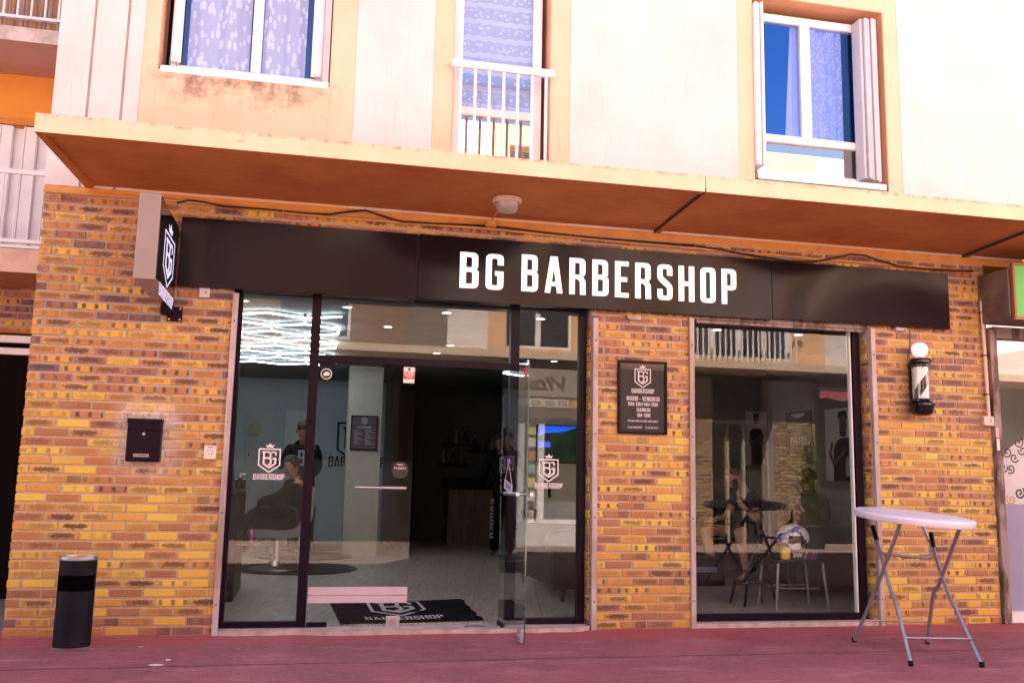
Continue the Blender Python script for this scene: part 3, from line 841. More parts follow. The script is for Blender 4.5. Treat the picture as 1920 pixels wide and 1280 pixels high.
# left window: open sill, white frame, curtains with big leaves
w1 = pvc_window('window', -1.235, -.045, 4.262, 5.72, .12, [(-.622, -.545)], fw=.062)
mb = MB()
mb.box(-1.225, -1.150, .090, .118, 4.33, 5.66); mb.box(-.150, -.062, .090, .118, 4.33, 5.66)
mb.build('sash', WHITEPVC, w1, bevel=.006, each=True)
mb = MB(); mb.box(-1.28, -.005, .02, .30, 4.228, 4.258); mb.box(-1.28, -.005, .005, .02, 4.205, 4.258)
mb.build('sill', WHITEPVC, w1, bevel=.003)
mb = MB()
for x in (-1.222, -.118):
    mb = MB(); mb.box(x, x + .055, .03, .07, 4.262, 4.268); mb.box(x, x + .006, .03, .07, 4.262, 4.335); mb.box(x + .049, x + .055, .03, .07, 4.262, 4.31)
    mb.build('shutter_bracket', MATS.get('bracket_zinc') or M('bracket_zinc', (.35, .30, .30), .5, .4), w1)
mb = MB(); mb.box(-.060, -.008, .03, .115, 4.262, 5.70); mb.box(-.049, -.040, .027, .030, 4.262, 5.70)
mb.build('folded_shutter', GREYPVC, w1, bevel=.003)
mb = MB(); mb.box(-1.16, -.12, .147, .151, 4.33, 5.66); mb.build('pane', UPGLASS2, w1)
mb = MB(); curtain(mb, -1.115, -.64, 4.30, 5.70, .185, .016, 26); curtain(mb, -.54, -.20, 4.30, 5.70, .185, .016, 30, 1.)
mb.build('curtain', LACE_LEAF, w1, smooth=True)
mb = MB(); mb.add([(-1.145, .10, 4.62), (-1.128, .10, 4.60), (-1.135, .09, 4.72), (-1.150, .09, 4.72)], [(0, 1, 2, 3)])
room(-1.3, .0, 4.22, 5.76, w1)

# middle french window with a guard rail and a lace curtain in bands
w2 = pvc_window('window', 1.012, 1.775, 3.32, 6.08, .12, [], rails=(4.192,), fw=.078)
mb = MB(); mb.box(1.09, 1.70, .147, .151, 4.195, 6.0); mb.build('pane', UPGLASS2, w2)
mb = MB(); mb.box(1.09, 1.70, .147, .151, 3.4, 4.19); mb.build('pane', LOWGLASS, w2)
mb = MB(); curtain(mb, 1.08, 1.71, 4.23, 6.05, .175, .006, 18); mb.build('curtain', LACE_BAND, w2, smooth=True)
mb = MB(); curtain(mb, 1.08, 1.24, 3.42, 4.15, .22, .01, 30); mb.build('lower_curtain', LACE_BAND, w2, smooth=True)
mb = MB(); mb.box(1.22, 1.70, .40, .41, 3.42, 4.15); mb.build('inner_blind', M('inner_blind', (.62, .54, .50), .8), w2)
room(1.0, 1.82, 3.35, 6.1, w2)
rail = MB()
rail.box(.975, 1.845, -.075, -.035, 4.482, 4.545)
for x in (1.052, 1.172, 1.290, 1.411, 1.530, 1.652, 1.772): rail.box(x - .011, x + .011, -.066, -.044, 3.40, 4.481)
rail.box(.985, 1.835, -.070, -.040, 3.385, 3.40)
rail.build('guard_rail', WHITEPVC, house, bevel=.003)

# right window: folded shutters each side, two panes, low fixed light
w3 = pvc_window('window', 3.78, 4.90, 3.86, 5.44, .15, [(4.235, 4.335)], rails=(4.246,), fw=.075)
mb = MB(); mb.box(3.855, 4.825, .177, .181, 4.25, 5.37); mb.build('pane', UPGLASS, w3)
mb = MB(); mb.box(3.855, 4.825, .177, .181, 3.93, 4.245); mb.build('pane', LOWGLASS, w3)
mb = MB(); mb.box(3.72, 4.98, .02, .149, 3.822, 3.857); mb.box(3.72, 4.98, .008, .02, 3.80, 3.857); mb.build('sill', WHITEPVC, w3, bevel=.003)
mb = MB()
mb.box(3.690, 3.713, -.04, .14, 3.915, 5.43); mb.box(3.718, 3.741, -.03, .14, 3.915, 5.43); mb.box(3.746, 3.769, -.05, .14, 3.915, 5.43)
mb.build('folded_shutter', WHITEPVC, w3, bevel=.006)
mb = MB()
for i, (x, yy) in enumerate(((4.765, .01), (4.797, -.02), (4.829, -.01), (4.861, -.03), (4.893, -.015))):
    mb.box(x, x + .026, yy, .145, 3.900 - .008 * i, 5.43)
mb.build('folded_shutter', GREYPVC, w3, bevel=.005)
mb = MB(); mb.box(4.757, 4.765, .0, .02, 4.60, 4.72); mb.build('shutter_latch', GREYPVC, w3)
mb = MB(); curtain(mb, 4.19, 4.25, 4.28, 5.42, .24, .012, 60, 0, -.07); mb.build('curtain', VOILE, w3, smooth=True)
mb = MB(); curtain(mb, 4.34, 4.70, 4.28, 5.42, .22, .02, 34); mb.build('curtain', LACE_FINE, w3, smooth=True)
room(3.7, 5.0, 3.8, 5.5, w3)

# ================================================================ left wing, set back, with balconies
wing = thing('balcony_wing', 'recessed wing with white slatted shutters and balconies above brick and a dark passage', 'building', (-2.4, 2.0, 0))
W2 = frame((-2.02, 2.008, 0))
data = ([], [], [], [])
brick_field(data, W2, [(-6.5, -.05, 2.40, 2.84)], 8, dark=.1)
build_bricks('brick_wall', data, wing, BRICK)
mb = MB(); mb.box(-14, -2.02, 2.008, 2.3, 2.40, 2.84); mb.build('mortar_bed', MORTAR, wing)
mb = MB(); mb.box(-14, -2.02, 1.998, 2.3, 2.385, 2.40); mb.build('lintel', SOFFIT, wing)
def shut_slab(z0, z1, m1=BAND):
    m_ = MB(); m_.box(-14, -2.022, 1.22, 2.0, z0, z1); m_.m = [1, 0, 0, 0, 0, 0]
    return m_.build('balcony_slab', [M('slab_paint', (.74, .48, .34), .85, c2=(.60, .38, .27), vs=6), SOFFIT], wing)
shut_slab(2.80, 3.0)
mb = MB(); mb.box(-14, -2.022, 1.22, 2.0, 4.86, 4.99); mb.m = [1, 0, 0, 0, 0, 0]
mb.build('balcony_slab', [M('slab_paint_white', (.70, .60, .54), .85, c2=(.45, .36, .32), vs=7), M('slab_soffit', (.52, .30, .24), .9)], wing)
mb = MB(); mb.box(-14, -2.02, 2.0, 2.3, 4.40, 12.0); mb.build('upper_wall', M('wing_ochre', (.80, .34, .06), .85, c2=(.74, .30, .06)), wing)
mb = MB(); mb.box(-14, -2.02, 1.94, 2.0, 4.35, 4.40); mb.box(-14, -2.02, 2.0, 2.3, 4.335, 4.40); mb.build('shutter_case', M('wing_case', (.66, .26, .06), .85), wing)
mb = MB()
x = -2.04
while x > -6.5:
    mb.box(x - .10, x - .006, 1.955, 2.0, 3.0, 4.34); mb.box(x - .006, x, 1.97, 2.0, 3.0, 4.34)
    x -= .21
    mb.box(x - .006 + .10, x + .006 + .10, 1.95, 2.0, 3.0, 4.34)
mb.box(-14, -2.02, 2.01, 2.3, 2.9, 4.335)
mb.build('slatted_shutter', WHITEPVC, wing)
mb = MB()
mb.box(-14, -2.03, 1.215, 1.245, 3.66, 3.70); mb.box(-14, -2.03, 1.21, 1.25, 3.055, 3.085); mb.box(-14, -2.03, 1.21, 1.25, 3.01, 3.03)
for i in range(40): mb.box(-2.13 - i * .112, -2.122 - i * .112, 1.222, 1.238, 3.085, 3.66)
mb.build('balcony_railing', WHITEPVC, wing)
mb = MB()
mb.box(-14, -2.03, 1.21, 1.25, 5.07, 5.095)
for i in range(40): mb.box(-2.05 - i * .112, -2.035 - i * .112, 1.215, 1.245, 5.07, 6.0)
mb.box(-14, -2.03, 1.21, 1.25, 6.0, 6.04)
mb.build('balcony_railing', WHITEPVC, wing)
mb = MB(); rg = random.Random(4)
x = -2.04
while x > -5.5:
    w_ = rg.uniform(.006, .011); zt = 5.9 + rg.uniform(-.03, .03); zb_ = 4.995 + rg.uniform(0, .012); mb.cur = rg.choice((0, 0, 1, 2))
    mb.tube([(x, 1.28 + rg.uniform(-.004, .004), zb_), (x + rg.uniform(-.006, .006), 1.28, zt)], w_ / 2, 5)
    x -= w_ + rg.uniform(.0, .004)
mb.build('reed_screen', [M('reed_a', (.52, .40, .42), .8), M('reed_b', (.45, .28, .12), .8), M('reed_c', (.26, .18, .22), .8)], wing)
mb = MB(); mb.box(-14, -2.02, 2.3, 2.34, 4.4, 12); mb.box(-14, -2.1, 2.35, 10, 3.0, 3.2); mb.box(-14, -13.8, 2.3, 10, 0, 12); mb.box(-14, -2.02, 9.9, 10.1, 0, 12); mb.box(-14, -2.02, 2.3, 10.1, 11.9, 12.1)
mb.build('wing_shell', MATS['shell_render'], wing)
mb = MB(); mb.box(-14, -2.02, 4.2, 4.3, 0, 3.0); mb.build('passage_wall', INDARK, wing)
mb = MB(); mb.box(-3.4, -2.03, 2.04, 2.09, 2.30, 2.365); mb.box(-3.4, -2.03, 2.04, 2.09, 2.19, 2.25); mb.build('passage_door_frame', WHITEPVC, wing)
mb = MB(); mb.box(-3.35, -2.03, 2.10, 2.12, 0, 2.36); mb.build('passage_door', M('passage_shade', (.008, .004, .004), .8, spec=.05), wing)  # near-black colour carries the shade of the open passage
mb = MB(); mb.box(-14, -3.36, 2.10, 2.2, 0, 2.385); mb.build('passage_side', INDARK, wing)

# ================================================================ metal shutter rails on the pier corners
for i, (x0, x1, zt, lab) in enumerate(((-.628, -.588, 2.50, 'tall white painted steel shutter rail beside the wall socket at the glazed front'),
                                       (2.212, 2.254, 2.47, 'rusty white steel shutter rail on the pier corner nearest the open glass door'),
                                       (3.050, 3.090, 2.52, 'white steel shutter rail between brick pier and seating window'),
                                       (4.742, 4.783, 2.52, 'white steel shutter rail behind the standing table'))):
    mb = MB()
    mb.box(x0, x1, -.028, -.024, .0, zt); mb.box(x0, x0 + .004, -.024, .03, .0, zt); mb.box(x1 - .004, x1, -.024, .03, .0, zt)
    r_ = mb.build('shutter_rail', GALV, label=lab, cat='steel rail', group='steel rails beside the openings')
    mb = MB()
    for z in (.22, .88, 1.55, 2.3): mb.lathe([(.001, 0), (.006, 0), (.006, .0)], (0, 0, 0), 8, cap=False)
    hb = MB()
    for z in (.21, .86, 1.52, 2.28): hb.box((x0 + x1) / 2 - .005, (x0 + x1) / 2 + .005, -.0295, -.028, z, z + .011)
    hb.build('screw_hole', BLACKPL, r_, each=True)

# thresholds
mb = MB()
rg = random.Random(8)
pts = [(-.62, -.02)] + [(-.62 + i * .1, -.035 - rg.uniform(0, .03) - (.05 if i > 7 else 0)) for i in range(1, 28)] + [(2.2, -.02)]
mb.prism([(-.62, .13)] + pts + [(2.2, .13)], lambda a, b, d=0: (a, b, d), -.02, .030)
mb.build('threshold', CONCRETE, label='worn pinkish concrete threshold strip under the glazed entrance', cat='threshold')
mb = MB(); mb.box(3.092, 4.736, -.012, .13, -.02, .034)
mb.build('threshold', CONCRETE, label='concrete strip under the seating window', cat='threshold', bevel=.006)
mb = MB(); mb.add([(1.22, .02, .0345), (1.40, .0, .0345), (1.38, .07, .0345), (1.24, .085, .0345)], [(0, 1, 2, 3)]); mb.box(1.22, 1.24, .02, .06, .0305, .036)
mb.build('drain_grate', RUST, label='small rusty recess plate in threshold beside open glass door', cat='grate')

# ================================================================ shop front
front = thing('shop_front', 'black aluminium shop front with tall glass panes around the entrance', 'shop front', (.8, .12, .03))
mb = MB(); Y0, Y1 = .095, .155
mb.box(-.640, -.560, Y0, Y1, .031, 2.56)
mb.box(-.042, .030, Y0 - .004, Y1, .031, 2.56)
mb.box(1.548, 1.622, Y0 - .004, Y1, .031, 2.56)
mb.box(2.128, 2.190, Y0, Y1, .031, 2.56)
mb.box(-.56, -.042, Y0, Y1, .031, .075); mb.box(1.622, 2.128, Y0, Y1, .031, .075)
mb.box(-.56, -.042, Y0, Y1, 2.53, 2.56); mb.box(.030, 1.548, Y0, Y1, 2.53, 2.56); mb.box(1.622, 2.128, Y0, Y1, 2.53, 2.56)
mb.box(.030, 1.548, Y0 - .002, Y1, 2.022, 2.078)
mb.build('frame', BLACKALU, front, bevel=.003)
mb = MB(); mb.box(-.56, -.555, .12, .128, .075, 2.53); 
gl = MB(); gl.box(-.56, -.042, .122, .126, .075, 2.53); p1 = gl.build('pane', SHOPGLASS, front)
gl = MB(); gl.box(1.622, 2.128, .122, .126, .075, 2.53); p2 = gl.build('pane', SHOPGLASS, front)
gl = MB(); gl.box(.030, 1.548, .122, .126, 2.078, 2.53); gl.build('transom_pane', SHOPGLASS, front)
def decal(cx, ztop, wid, par):
    m_ = MB(); emblem(m_, frame((cx, .1205, ztop), sc_=wid), .0006)
    return m_.build('window_logo', VINYL, par)
decal(-.300, 1.345, .165, p1)
decal(1.888, 1.318, .165, p2)
# door leaves: left closed, right swung out
leaf = MB(); leaf.box(.034, .782, .104, .112, .034, 2.018)
dl = leaf.build('glass_door', DOORGLASS, front, label='closed frameless glass door leaf')
mb = MB(); mb.box(.034, .184, .098, .118, .030, .066); mb.box(.034, .15, .098, .118, 1.985, 2.02); mb.build('hinge_plate', BLACKALU, dl, each=True)
mb = MB(); mb.box(.036, .780, .1015, .1025, .262, .322); mb.box(.036, .780, .1015, .1025, .205, .257)
mb.build('frosted_stripe', M('frosted_film', (.60, .46, .54), .7), dl, each=True)
def bar(mb, x0, x1, y, z):
    mb.tube([(x0, y, z), (x1, y, z)], .014, 14)
    for x in (x0 + .055, x1 - .055): mb.tube([(x, y, z), (x, .105 if y < .1 else .11, z - .0)], .008, 8)
mb = MB(); bar(mb, .348, .738, .052, 1.066)
mb.build('pull_handle', CHROME, dl, smooth=True)
mb = MB(); bar(mb, .348, .738, .168, 1.066); mb.build('pull_handle', CHROME, dl, smooth=True)
mb = MB(); mb.box(.625, .727, .088, .1035, .022, .108); mb.build('floor_lock', M('lock_plate', (.62, .52, .56), .35, .7), dl, bevel=.003)
mb = MB(); mb.tube([(.676, .088, .066), (.676, .080, .066)], .026, 20); mb.tube([(.676, .080, .066), (.676, .076, .066)], .015, 16); mb.build('lock_cylinder', CHROME, dl)
# stickers on the door
RED = M('sticker_red', (.70, .03, .04), .5); WHT = M('sticker_white', (.85, .78, .80), .5); BLK = M('sticker_black', (.03, .02, .02), .5)
fd = frame((0, .1035, 0))
mb = MB()
mb.cur = 1; mb.prism([(.690, 1.885), (.776, 1.885), (.776, 2.010), (.690, 2.010)], fd, 0, .0005)
mb.cur = 0; mb.prism([(.692, 1.916), (.774, 1.916), (.774, 1.973), (.692, 1.973)], fd, .0005, .001)
mb.cur = 2; mb.prism([(.733 + .016 * math.cos(2 * math.pi * k / 10 + .3) * (1 if k % 2 else .55), 1.993 + .016 * math.sin(2 * math.pi * k / 10 + .3) * (1 if k % 2 else .55)) for k in range(10)], fd, .0005, .001)
mb.cur = 1; write(mb, 'ALARME', fd, .697, .770, 1.948, 1.967, 0, .0012)
mb.box(.705, .765, .1020, .1022, 1.938, 1.942); mb.box(.71, .76, .1020, .1022, 1.928, 1.932)
mb.build('alarm_sticker', [RED, WHT, BLK], dl)
mb = MB()
ribbon(mb, [(.092 + .040 * math.cos(2 * math.pi * k / 28), 1.930 + .040 * math.sin(2 * math.pi * k / 28)) for k in range(28)], .006, fd, 0, .0006, True)
mb.cur = 1; mb.prism([(.092 + .036 * math.cos(2 * math.pi * k / 28), 1.930 + .036 * math.sin(2 * math.pi * k / 28)) for k in range(28)], fd, 0, .0004)
mb.cur = 0; mb.prism([(.068, 1.925), (.078, 1.912), (.092, 1.918), (.105, 1.915), (.117, 1.926), (.112, 1.941), (.096, 1.947), (.082, 1.943)], fd, .0004, .0008)
mb.build('camera_notice_sticker', [WHT, BLK], dl)
mb = MB(); mb.prism([(.690 + .065 * math.cos(2 * math.pi * k / 36), 1.205 + .065 * math.sin(2 * math.pi * k / 36)) for k in range(36)], fd, 0, .0004)
mb.cur = 1; write(mb, 'PLANITY', fd, .645, .735, 1.212, 1.224, 0, .0006)
mb.box(.662, .718, .1022, .1025, 1.247, 1.250); mb.box(.672, .708, .1022, .1025, 1.239, 1.242)
mb.build('booking_sticker', [BLK, WHT], dl)

# open leaf, rotated about its pivot
leafR = bpy.data.objects.new('glass_door', None)
pv = Vector((1.500, .125, .0)); leafR.location = pv - ORI[front.name]; leafR.rotation_euler = (0, 0, R(2.2))
put(leafR, front, label='frameless glass door leaf standing open towards the pavement', origin=(0, 0, 0))
mb = MB(); mb.box(-.005, .005, -.775, -.0, .014, 2.016); mb.build('door_glass', DOORGLASS, leafR, local=True)
mb = MB(); mb.box(-.0055, .0055, -.778, -.775, .014, 2.016); mb.build('polished_edge', M('glass_edge', (.03, .07, .07), .15, spec=.8), leafR, local=True)
mb = MB(); mb.box(-.012, .012, -.16, 0, .022, .062); mb.build('hinge_plate', BLACKALU, leafR, local=True)
mb = MB()
for s in (-1, 1):
    mb.tube([(s * .052, -.33, 1.045), (s * .052, -.72, 1.045)], .014, 14)
    for y in (-.385, -.665): mb.tube([(s * .052, y, 1.045), (0, y, 1.045)], .008, 8)
mb.build('pull_handle', CHROME, leafR, smooth=True, local=True)
mb = MB(); mb.box(-.016, .016, -.72, -.62, .01, .10); mb.build('floor_lock', MATS['lock_plate'], leafR, bevel=.003, local=True)
mb = MB(); mb.tube([(-.016, -.67, .055), (-.028, -.67, .055)], .024, 18); mb.build('lock_cylinder', CHROME, leafR, local=True)
mb = MB(); mb.box(-.0058, -.005, -.76, -.66, 1.90, 1.97); mb.build('red_sticker', RED, leafR, local=True)
mb = MB()
mb.box(-.0060, -.0052, -.77, -.04, .262, .322); mb.box(-.0060, -.0052, -.77, -.04, .205, .257)
SUC = M('suction_cup', (.25, .20, .60), .3)
hs = thing('open_notice', 'small tilted white notice hanging on strings from purple suction hook on open door', 'notice', (1.486, -.30, 1.12))
fo = frame((1.480, -.28, 1.12), (.25, -1, 0), (0, 0, 1))
mb = MB(); mb.prism([(-.07, -.035), (.06, -.085), (.07, -.015), (-.06, .035)], fo, .008, .011); pl_ = mb.build('plate', M('notice_plate', (.52, .48, .66), .5), hs)
mb = MB(); write(mb, 'OUVERT', lambda a, b, d=0: fo(a, b - a * .36, d), -.042, .044, -.038, -.006, 0, .0115); mb.build('lettering', BLK, pl_)
mb = MB(); mb.tube([fo(-.055, .033, .009), fo(0, .155, .009), fo(.064, -.015, .009)], .0018, 5); mb.build('string', CREAM, hs)
mb = MB(); mb.tube([fo(0, .165, .002), fo(0, .165, .014)], .018, 14); mb.build('suction_hook', SUC, hs, smooth=True)

# second glazed opening
win2 = thing('seating_window', 'large black framed shop window in front of the seating corner', 'shop window', (3.9, .12, .034))
mb = MB()
mb.box(3.092, 3.135, Y0, Y1, .036, 2.56); mb.box(4.636, 4.700, Y0, Y1, .036, 2.56)
mb.box(3.135, 4.636, Y0, Y1, .036, .092); mb.box(3.135, 4.636, Y0, Y1, 2.505, 2.56)
mb.build('frame', BLACKALU, win2, bevel=.003)
mb = MB(); mb.box(4.612, 4.622, Y0 + .01, Y1, .092, 2.505); mb.build('white_seal', WHITEPVC, win2)
mb = MB(); mb.box(3.135, 4.636, .122, .126, .092, 2.505); mb.build('pane', SHOPGLASS, win2)
mb = MB(); mb.tube([(3.13, .02, 2.500), (4.70, .02, 2.500)], .016, 10); mb.box(3.10, 4.72, .0, .05, 2.515, 2.56)
mb.build('shutter_bottom_bar', RUST, win2, smooth=True)

# ================================================================ fascia sign
sg = thing('fascia_sign', 'long black metal fascia sign with white lettering above the shop windows', 'shop sign', (2.2, -.06, 2.53))
for i, (x0, x1, z0, z1, dy) in enumerate(((-1.03, .742, 2.527, 3.052, .0), (.762, 3.786, 2.537, 3.055, -.004), (3.792, 5.512, 2.549, 3.052, -.002))):
    mb = MB(); y = -.060 + dy
    mb.box(x0, x1, y, y + .004, z0, z1)
    mb.box(x0, x1, y + .004, -.002, z1 - .004, z1); mb.box(x0, x1, y + .004, .06, z0, z0 + .004)
    mb.box(x0, x0 + .004, y + .004, -.002, z0 + .004, z1 - .004); mb.box(x1 - .004, x1, y + .004, -.002, z0 + .004, z1 - .004)
    p_ = mb.build('sign_panel', BLACKSIGN, sg, bevel=.0012)
    mb = MB()
    for xs in (x0 + .03, (x0 + x1) / 2, x1 - .03):
        for zs in (z0 + .04, z1 - .04): mb.tube([(xs, y - .0005, zs), (xs, y - .003, zs)], .006, 8)
    mb.build('screw', BLACKPL, p_, each=True)
mb = MB(); mb.box(.742, .762, -.052, -.045, 2.53, 3.05); mb.build('joint_strip', BLACKALU, sg)
mb = MB()
fs_ = frame((0, -.0645, 0))
write(mb, 'BG', fs_, 1.088, 1.440, 2.642, 2.930, .014, gap=.16)
write(mb, 'BARBERSHOP', fs_, 1.590, 3.452, 2.646, 2.946, .014, gap=.175)
mb.build('lettering', LETTER, sg)

# ================================================================ projecting light box
ps = thing('projecting_sign', 'grey sided light box sign with glowing crest sticking out from the wall', 'light box sign', (-1.15, -.4, 2.42))
mb = MB(); x0, x1, y0, y1, z0, z1 = -1.180, -1.042, -.93, -.085, 2.390, 2.965
mb.box(x0, x1, y0, y1, z0, z1)
mb.build('box', M('sign_grey_side', (.30, .235, .215), .35, c2=(.27, .21, .20), vs=3), ps, bevel=.003)
mb = MB(); mb.box(x1 + .0005, x1 + .004, y0 + .012, y1 - .012, z0 + .012, z1 - .012); fc_ = mb.build('front_sheet', BLACKGLOSS, ps)
mb = MB(); emblem(mb, lambda a, b, d=0.: (x1 + .0045 + d, -.47 + a * .46, 2.795 + b * .335), .0008, ring=.04); mb.build('glowing_logo', emit('sign_glow', (.60, .66, 1.0), .09), fc_)
mb = MB(); mb.box(x0 - .004, x0 - .0005, y0 + .012, y1 - .012, z0 + .012, z1 - .012); mb.build('back_sheet', BLACKGLOSS, ps)
mb = MB(); mb.box(-1.13, -1.09, -.085, -.004, 2.30, 2.94)
mb.box(-1.09, -.985, -.014, -.002, 2.262, 2.372); mb.box(-1.10, -1.045, -.12, -.014, 2.31, 2.389)
br_ = mb.build('wall_bracket', BLACKALU, ps)
mb = MB()
for x in (-1.075, -1.0):
    for z in (2.275, 2.357): mb.tube([(x, -.014, z), (x, -.020, z)], .007, 10)
mb.build('bolt', CHROME, br_, each=True)

# ================================================================ poster, mailbox, sockets
po = thing('opening_hours_board', 'black framed glazed board with white opening hours on the brick pier', 'notice board', (2.638, 0, 1.535))
mb = MB(); x0, x1, z0, z1, y = 2.425, 2.850, 1.535, 2.135, -.026
for a in ((x0, x0 + .020, z0, z1), (x1 - .020, x1, z0, z1), (x0 + .020, x1 - .020, z0, z0 + .020), (x0 + .020, x1 - .020, z1 - .020, z1)): mb.box(a[0], a[1], y, -.001, a[2], a[3])
mb.build('frame', BLACKALU, po, bevel=.002)
mb = MB(); mb.box(x0 + .019, x1 - .019, -.014, -.0105, z0 + .019, z1 - .019); bp_ = mb.build('black_board', M('board_black', (.012, .008, .011), .5), po)
mb = MB(); mb.box(x0 + .019, x1 - .019, -.019, -.0175, z0 + .019, z1 - .019); mb.build('glazing', glass('picture_glass', .07), po)
fp = frame((0, -.0142, 0)); mb = MB()
emblem(mb, frame((2.640, -.0142, 2.070), sc_=.142), .0004)
write(mb, 'MARDI - VENDREDI', fp, 2.502, 2.785, 1.806, 1.842, 0, .0003)
write(mb, '10H-13H/14H-20H', fp, 2.512, 2.770, 1.764, 1.794, 0, .0003)
write(mb, 'SAMEDI', fp, 2.588, 2.705, 1.718, 1.748, 0, .0003)
write(mb, '9H-19H', fp, 2.592, 2.705, 1.674, 1.704, 0, .0003)
write(mb, 'RESERVATION EN LIGNE SUR PLANITY', fp, 2.512, 2.775, 1.634, 1.648, 0, .0003)
write(mb, 'BG.BARBERSHOP', fp, 2.535, 2.635, 1.582, 1.596, 0, .0003)
write(mb, '01 30 49 16 57', fp, 2.665, 2.775, 1.582, 1.596, 0, .0003)
ribbon(mb, [(2.520 + .008 * math.cos(k * math.pi / 6), 1.589 + .008 * math.sin(k * math.pi / 6)) for k in range(12)], .002, fp, 0, .0003, True)
mb.build('lettering', VINYL, bp_)

ml = thing('mailbox', 'small black metal letter box on the brick wall above the litter bin', 'mailbox', (-1.175, 0, 1.222))
mb = MB(); mb.box(-1.290, -1.060, -.098, 0, 1.222, 1.522); mb.build('body', BLACKALU, ml, bevel=.006)
mb = MB(); mb.box(-1.294, -1.056, -.106, .0, 1.500, 1.530); mb.box(-1.284, -1.066, -.103, -.0985, 1.450, 1.498); mb.build('flap', BLACKALU, ml, bevel=.003)
mb = MB(); mb.box(-1.283, -1.067, -.1015, -.0985, 1.232, 1.444); dr = mb.build('door', BLACKALU, ml, bevel=.002)
mb = MB(); mb.tube([(-1.175, -.1015, 1.420), (-1.175, -.106, 1.420)], .010, 16); mb.build('lock', CHROME, dr)
mb = MB(); mb.box(-1.236, -1.130, -.1035, -.1015, 1.256, 1.278); mb.build('name_plate', M('name_plate', (.40, .36, .38), .4), dr)
mb = MB(); write(mb, 'BG BARBERSHOP', frame((0, -.1037, 0)), -1.226, -1.142, 1.262, 1.272); mb.build('name_lettering', BLK, dr)

eb = MB(); eb.box(-.762, -.676, -.030, 0, 1.252, 1.352)
e_ = eb.build('wall_socket', M('socket_cream', (.82, .74, .68), .5), label='cream square socket box on brick wall beside the rail', cat='socket', bevel=.004)
mb = MB()
for k in range(5):
    a = k * 2 * math.pi / 5 + .3; mb.tube([(-.718 + .018 * math.cos(a), -.030, 1.305 + .018 * math.sin(a)), (-.718 + .018 * math.cos(a), -.0315, 1.305 + .018 * math.sin(a))], .0045, 8)
mb.box(-.735, -.701, -.0312, -.030, 1.336, 1.341)
mb.build('socket_holes', BLK, e_)
mb = MB(); mb.box(-.875, -.80, -.03, 0, 2.452, 2.525); o_ = mb.build('junction_box', GREYPVC, label='small grey junction box under the fascia sign beside the projecting sign', cat='junction box', bevel=.004)
mb = MB(); mb.tube([(-.825, -.03, 2.49), (-.825, -.032, 2.49)], .007, 8); mb.build('screw', BLK, o_)
mb = MB(); mb.box(2.50, 2.62, -.02, 0, 2.475, 2.515); mb.box(2.50, 2.52, -.05, -.02, 2.475, 2.50)
mb.build('steel_bracket', GALV, label='rusty flat steel bracket on brick pier under the fascia sign', cat='bracket')
mb = MB(); mb.box(4.99, 5.09, -.03, 0, 2.515, 2.545); mb.box(5.075, 5.09, -.04, -.03, 2.50, 2.54)
mb.build('steel_bracket', GALV, label='small pale bracket under the fascia sign above barber pole', cat='bracket')

# wall conduit with junction box at the right edge
cd = thing('wall_conduit', 'cream conduit pipe running down to a junction box beside the rusty post', 'conduit', (5.88, 0, 1.7))
mb = MB()
mb.tube([(6.02, -.03, 2.985), (5.94, -.03, 2.975), (5.89, -.03, 2.93), (5.872, -.03, 2.86), (5.868, -.03, 2.80)], .011, 10)
mb.build('flexible_pipe', M('flex_grey', (.38, .30, .28), .6), cd, smooth=True)
mb = MB(); mb.tube([(5.868, -.03, 2.83), (5.885, -.03, 1.785)], .014, 12); mb.build('pipe', CREAM, cd, smooth=True)
mb = MB()
for z in (2.72, 2.33, 1.98): mb.box(5.855, 5.898, -.05, 0, z, z + .008)
mb.build('clip', BLACKPL, cd, each=True)
mb = MB(); mb.box(5.825, 5.925, -.045, 0, 1.705, 1.788); jb = mb.build('junction_box', M('jbox_cream', (.68, .55, .48), .5), cd, bevel=.004)
mb = MB(); write(mb, '6', frame((0, -.0455, 0)), 5.886, 5.898, 1.735, 1.765); mb.build('number', BLK, jb)
mb = MB(); mb.box(5.935, 5.965, -.0455, -.0400, 1.60, 1.69); mb.cur = 1; mb.box(5.94, 5.968, -.0455, -.0400, 1.49, 1.59)
mb.build('paper_label', [M('label_pink', (.80, .45, .48), .7), M('label_white', (.85, .78, .80), .7)], label='pink and white paper labels stuck on the rusty post', cat='label')

# cables along the top of the wall
mb = MB()
pts = [(-1.08, -.03, 3.16), (-1.0, -.03, 3.19), (-.9, -.03, 3.185), (-.74, -.028, 3.165), (-.45, -.028, 3.165), (-.1, -.028, 3.158), (.05, -.028, 3.165), (.2, -.04, 3.195), (.33, -.05, 3.215), (.45, -.04, 3.185), (.62, -.03, 3.150),
       (.9, -.03, 3.156), (1.2, -.03, 3.168), (1.45, -.03, 3.168), (1.8, -.03, 3.150), (2.15, -.03, 3.140), (2.7, -.03, 3.138), (3.1, -.03, 3.140), (3.4, -.03, 3.115), (3.7, -.03, 3.085), (3.95, -.03, 3.070), (4.2, -.03, 3.075), (4.4, -.04, 3.12), (4.55, -.05, 3.165), (4.7, -.05, 3.165), (4.85, -.04, 3.13), (5.05, -.03, 3.095), (5.3, -.03, 3.09), (5.8, -.03, 3.10)]
mb.tube(pts, .0085, 6)
mb.build('black_cable', CABLE, smooth=True, label='sagging black cable along the wall above the fascia sign', cat='cable')
mb = MB(); mb.tube([(-2.01, -.022, 3.178), (-1.2, -.022, 3.186), (0, -.022, 3.146), (1.3, -.022, 3.150), (2.6, -.022, 3.122), (4.0, -.022, 3.11), (5.8, -.022, 3.10)], .011, 8)
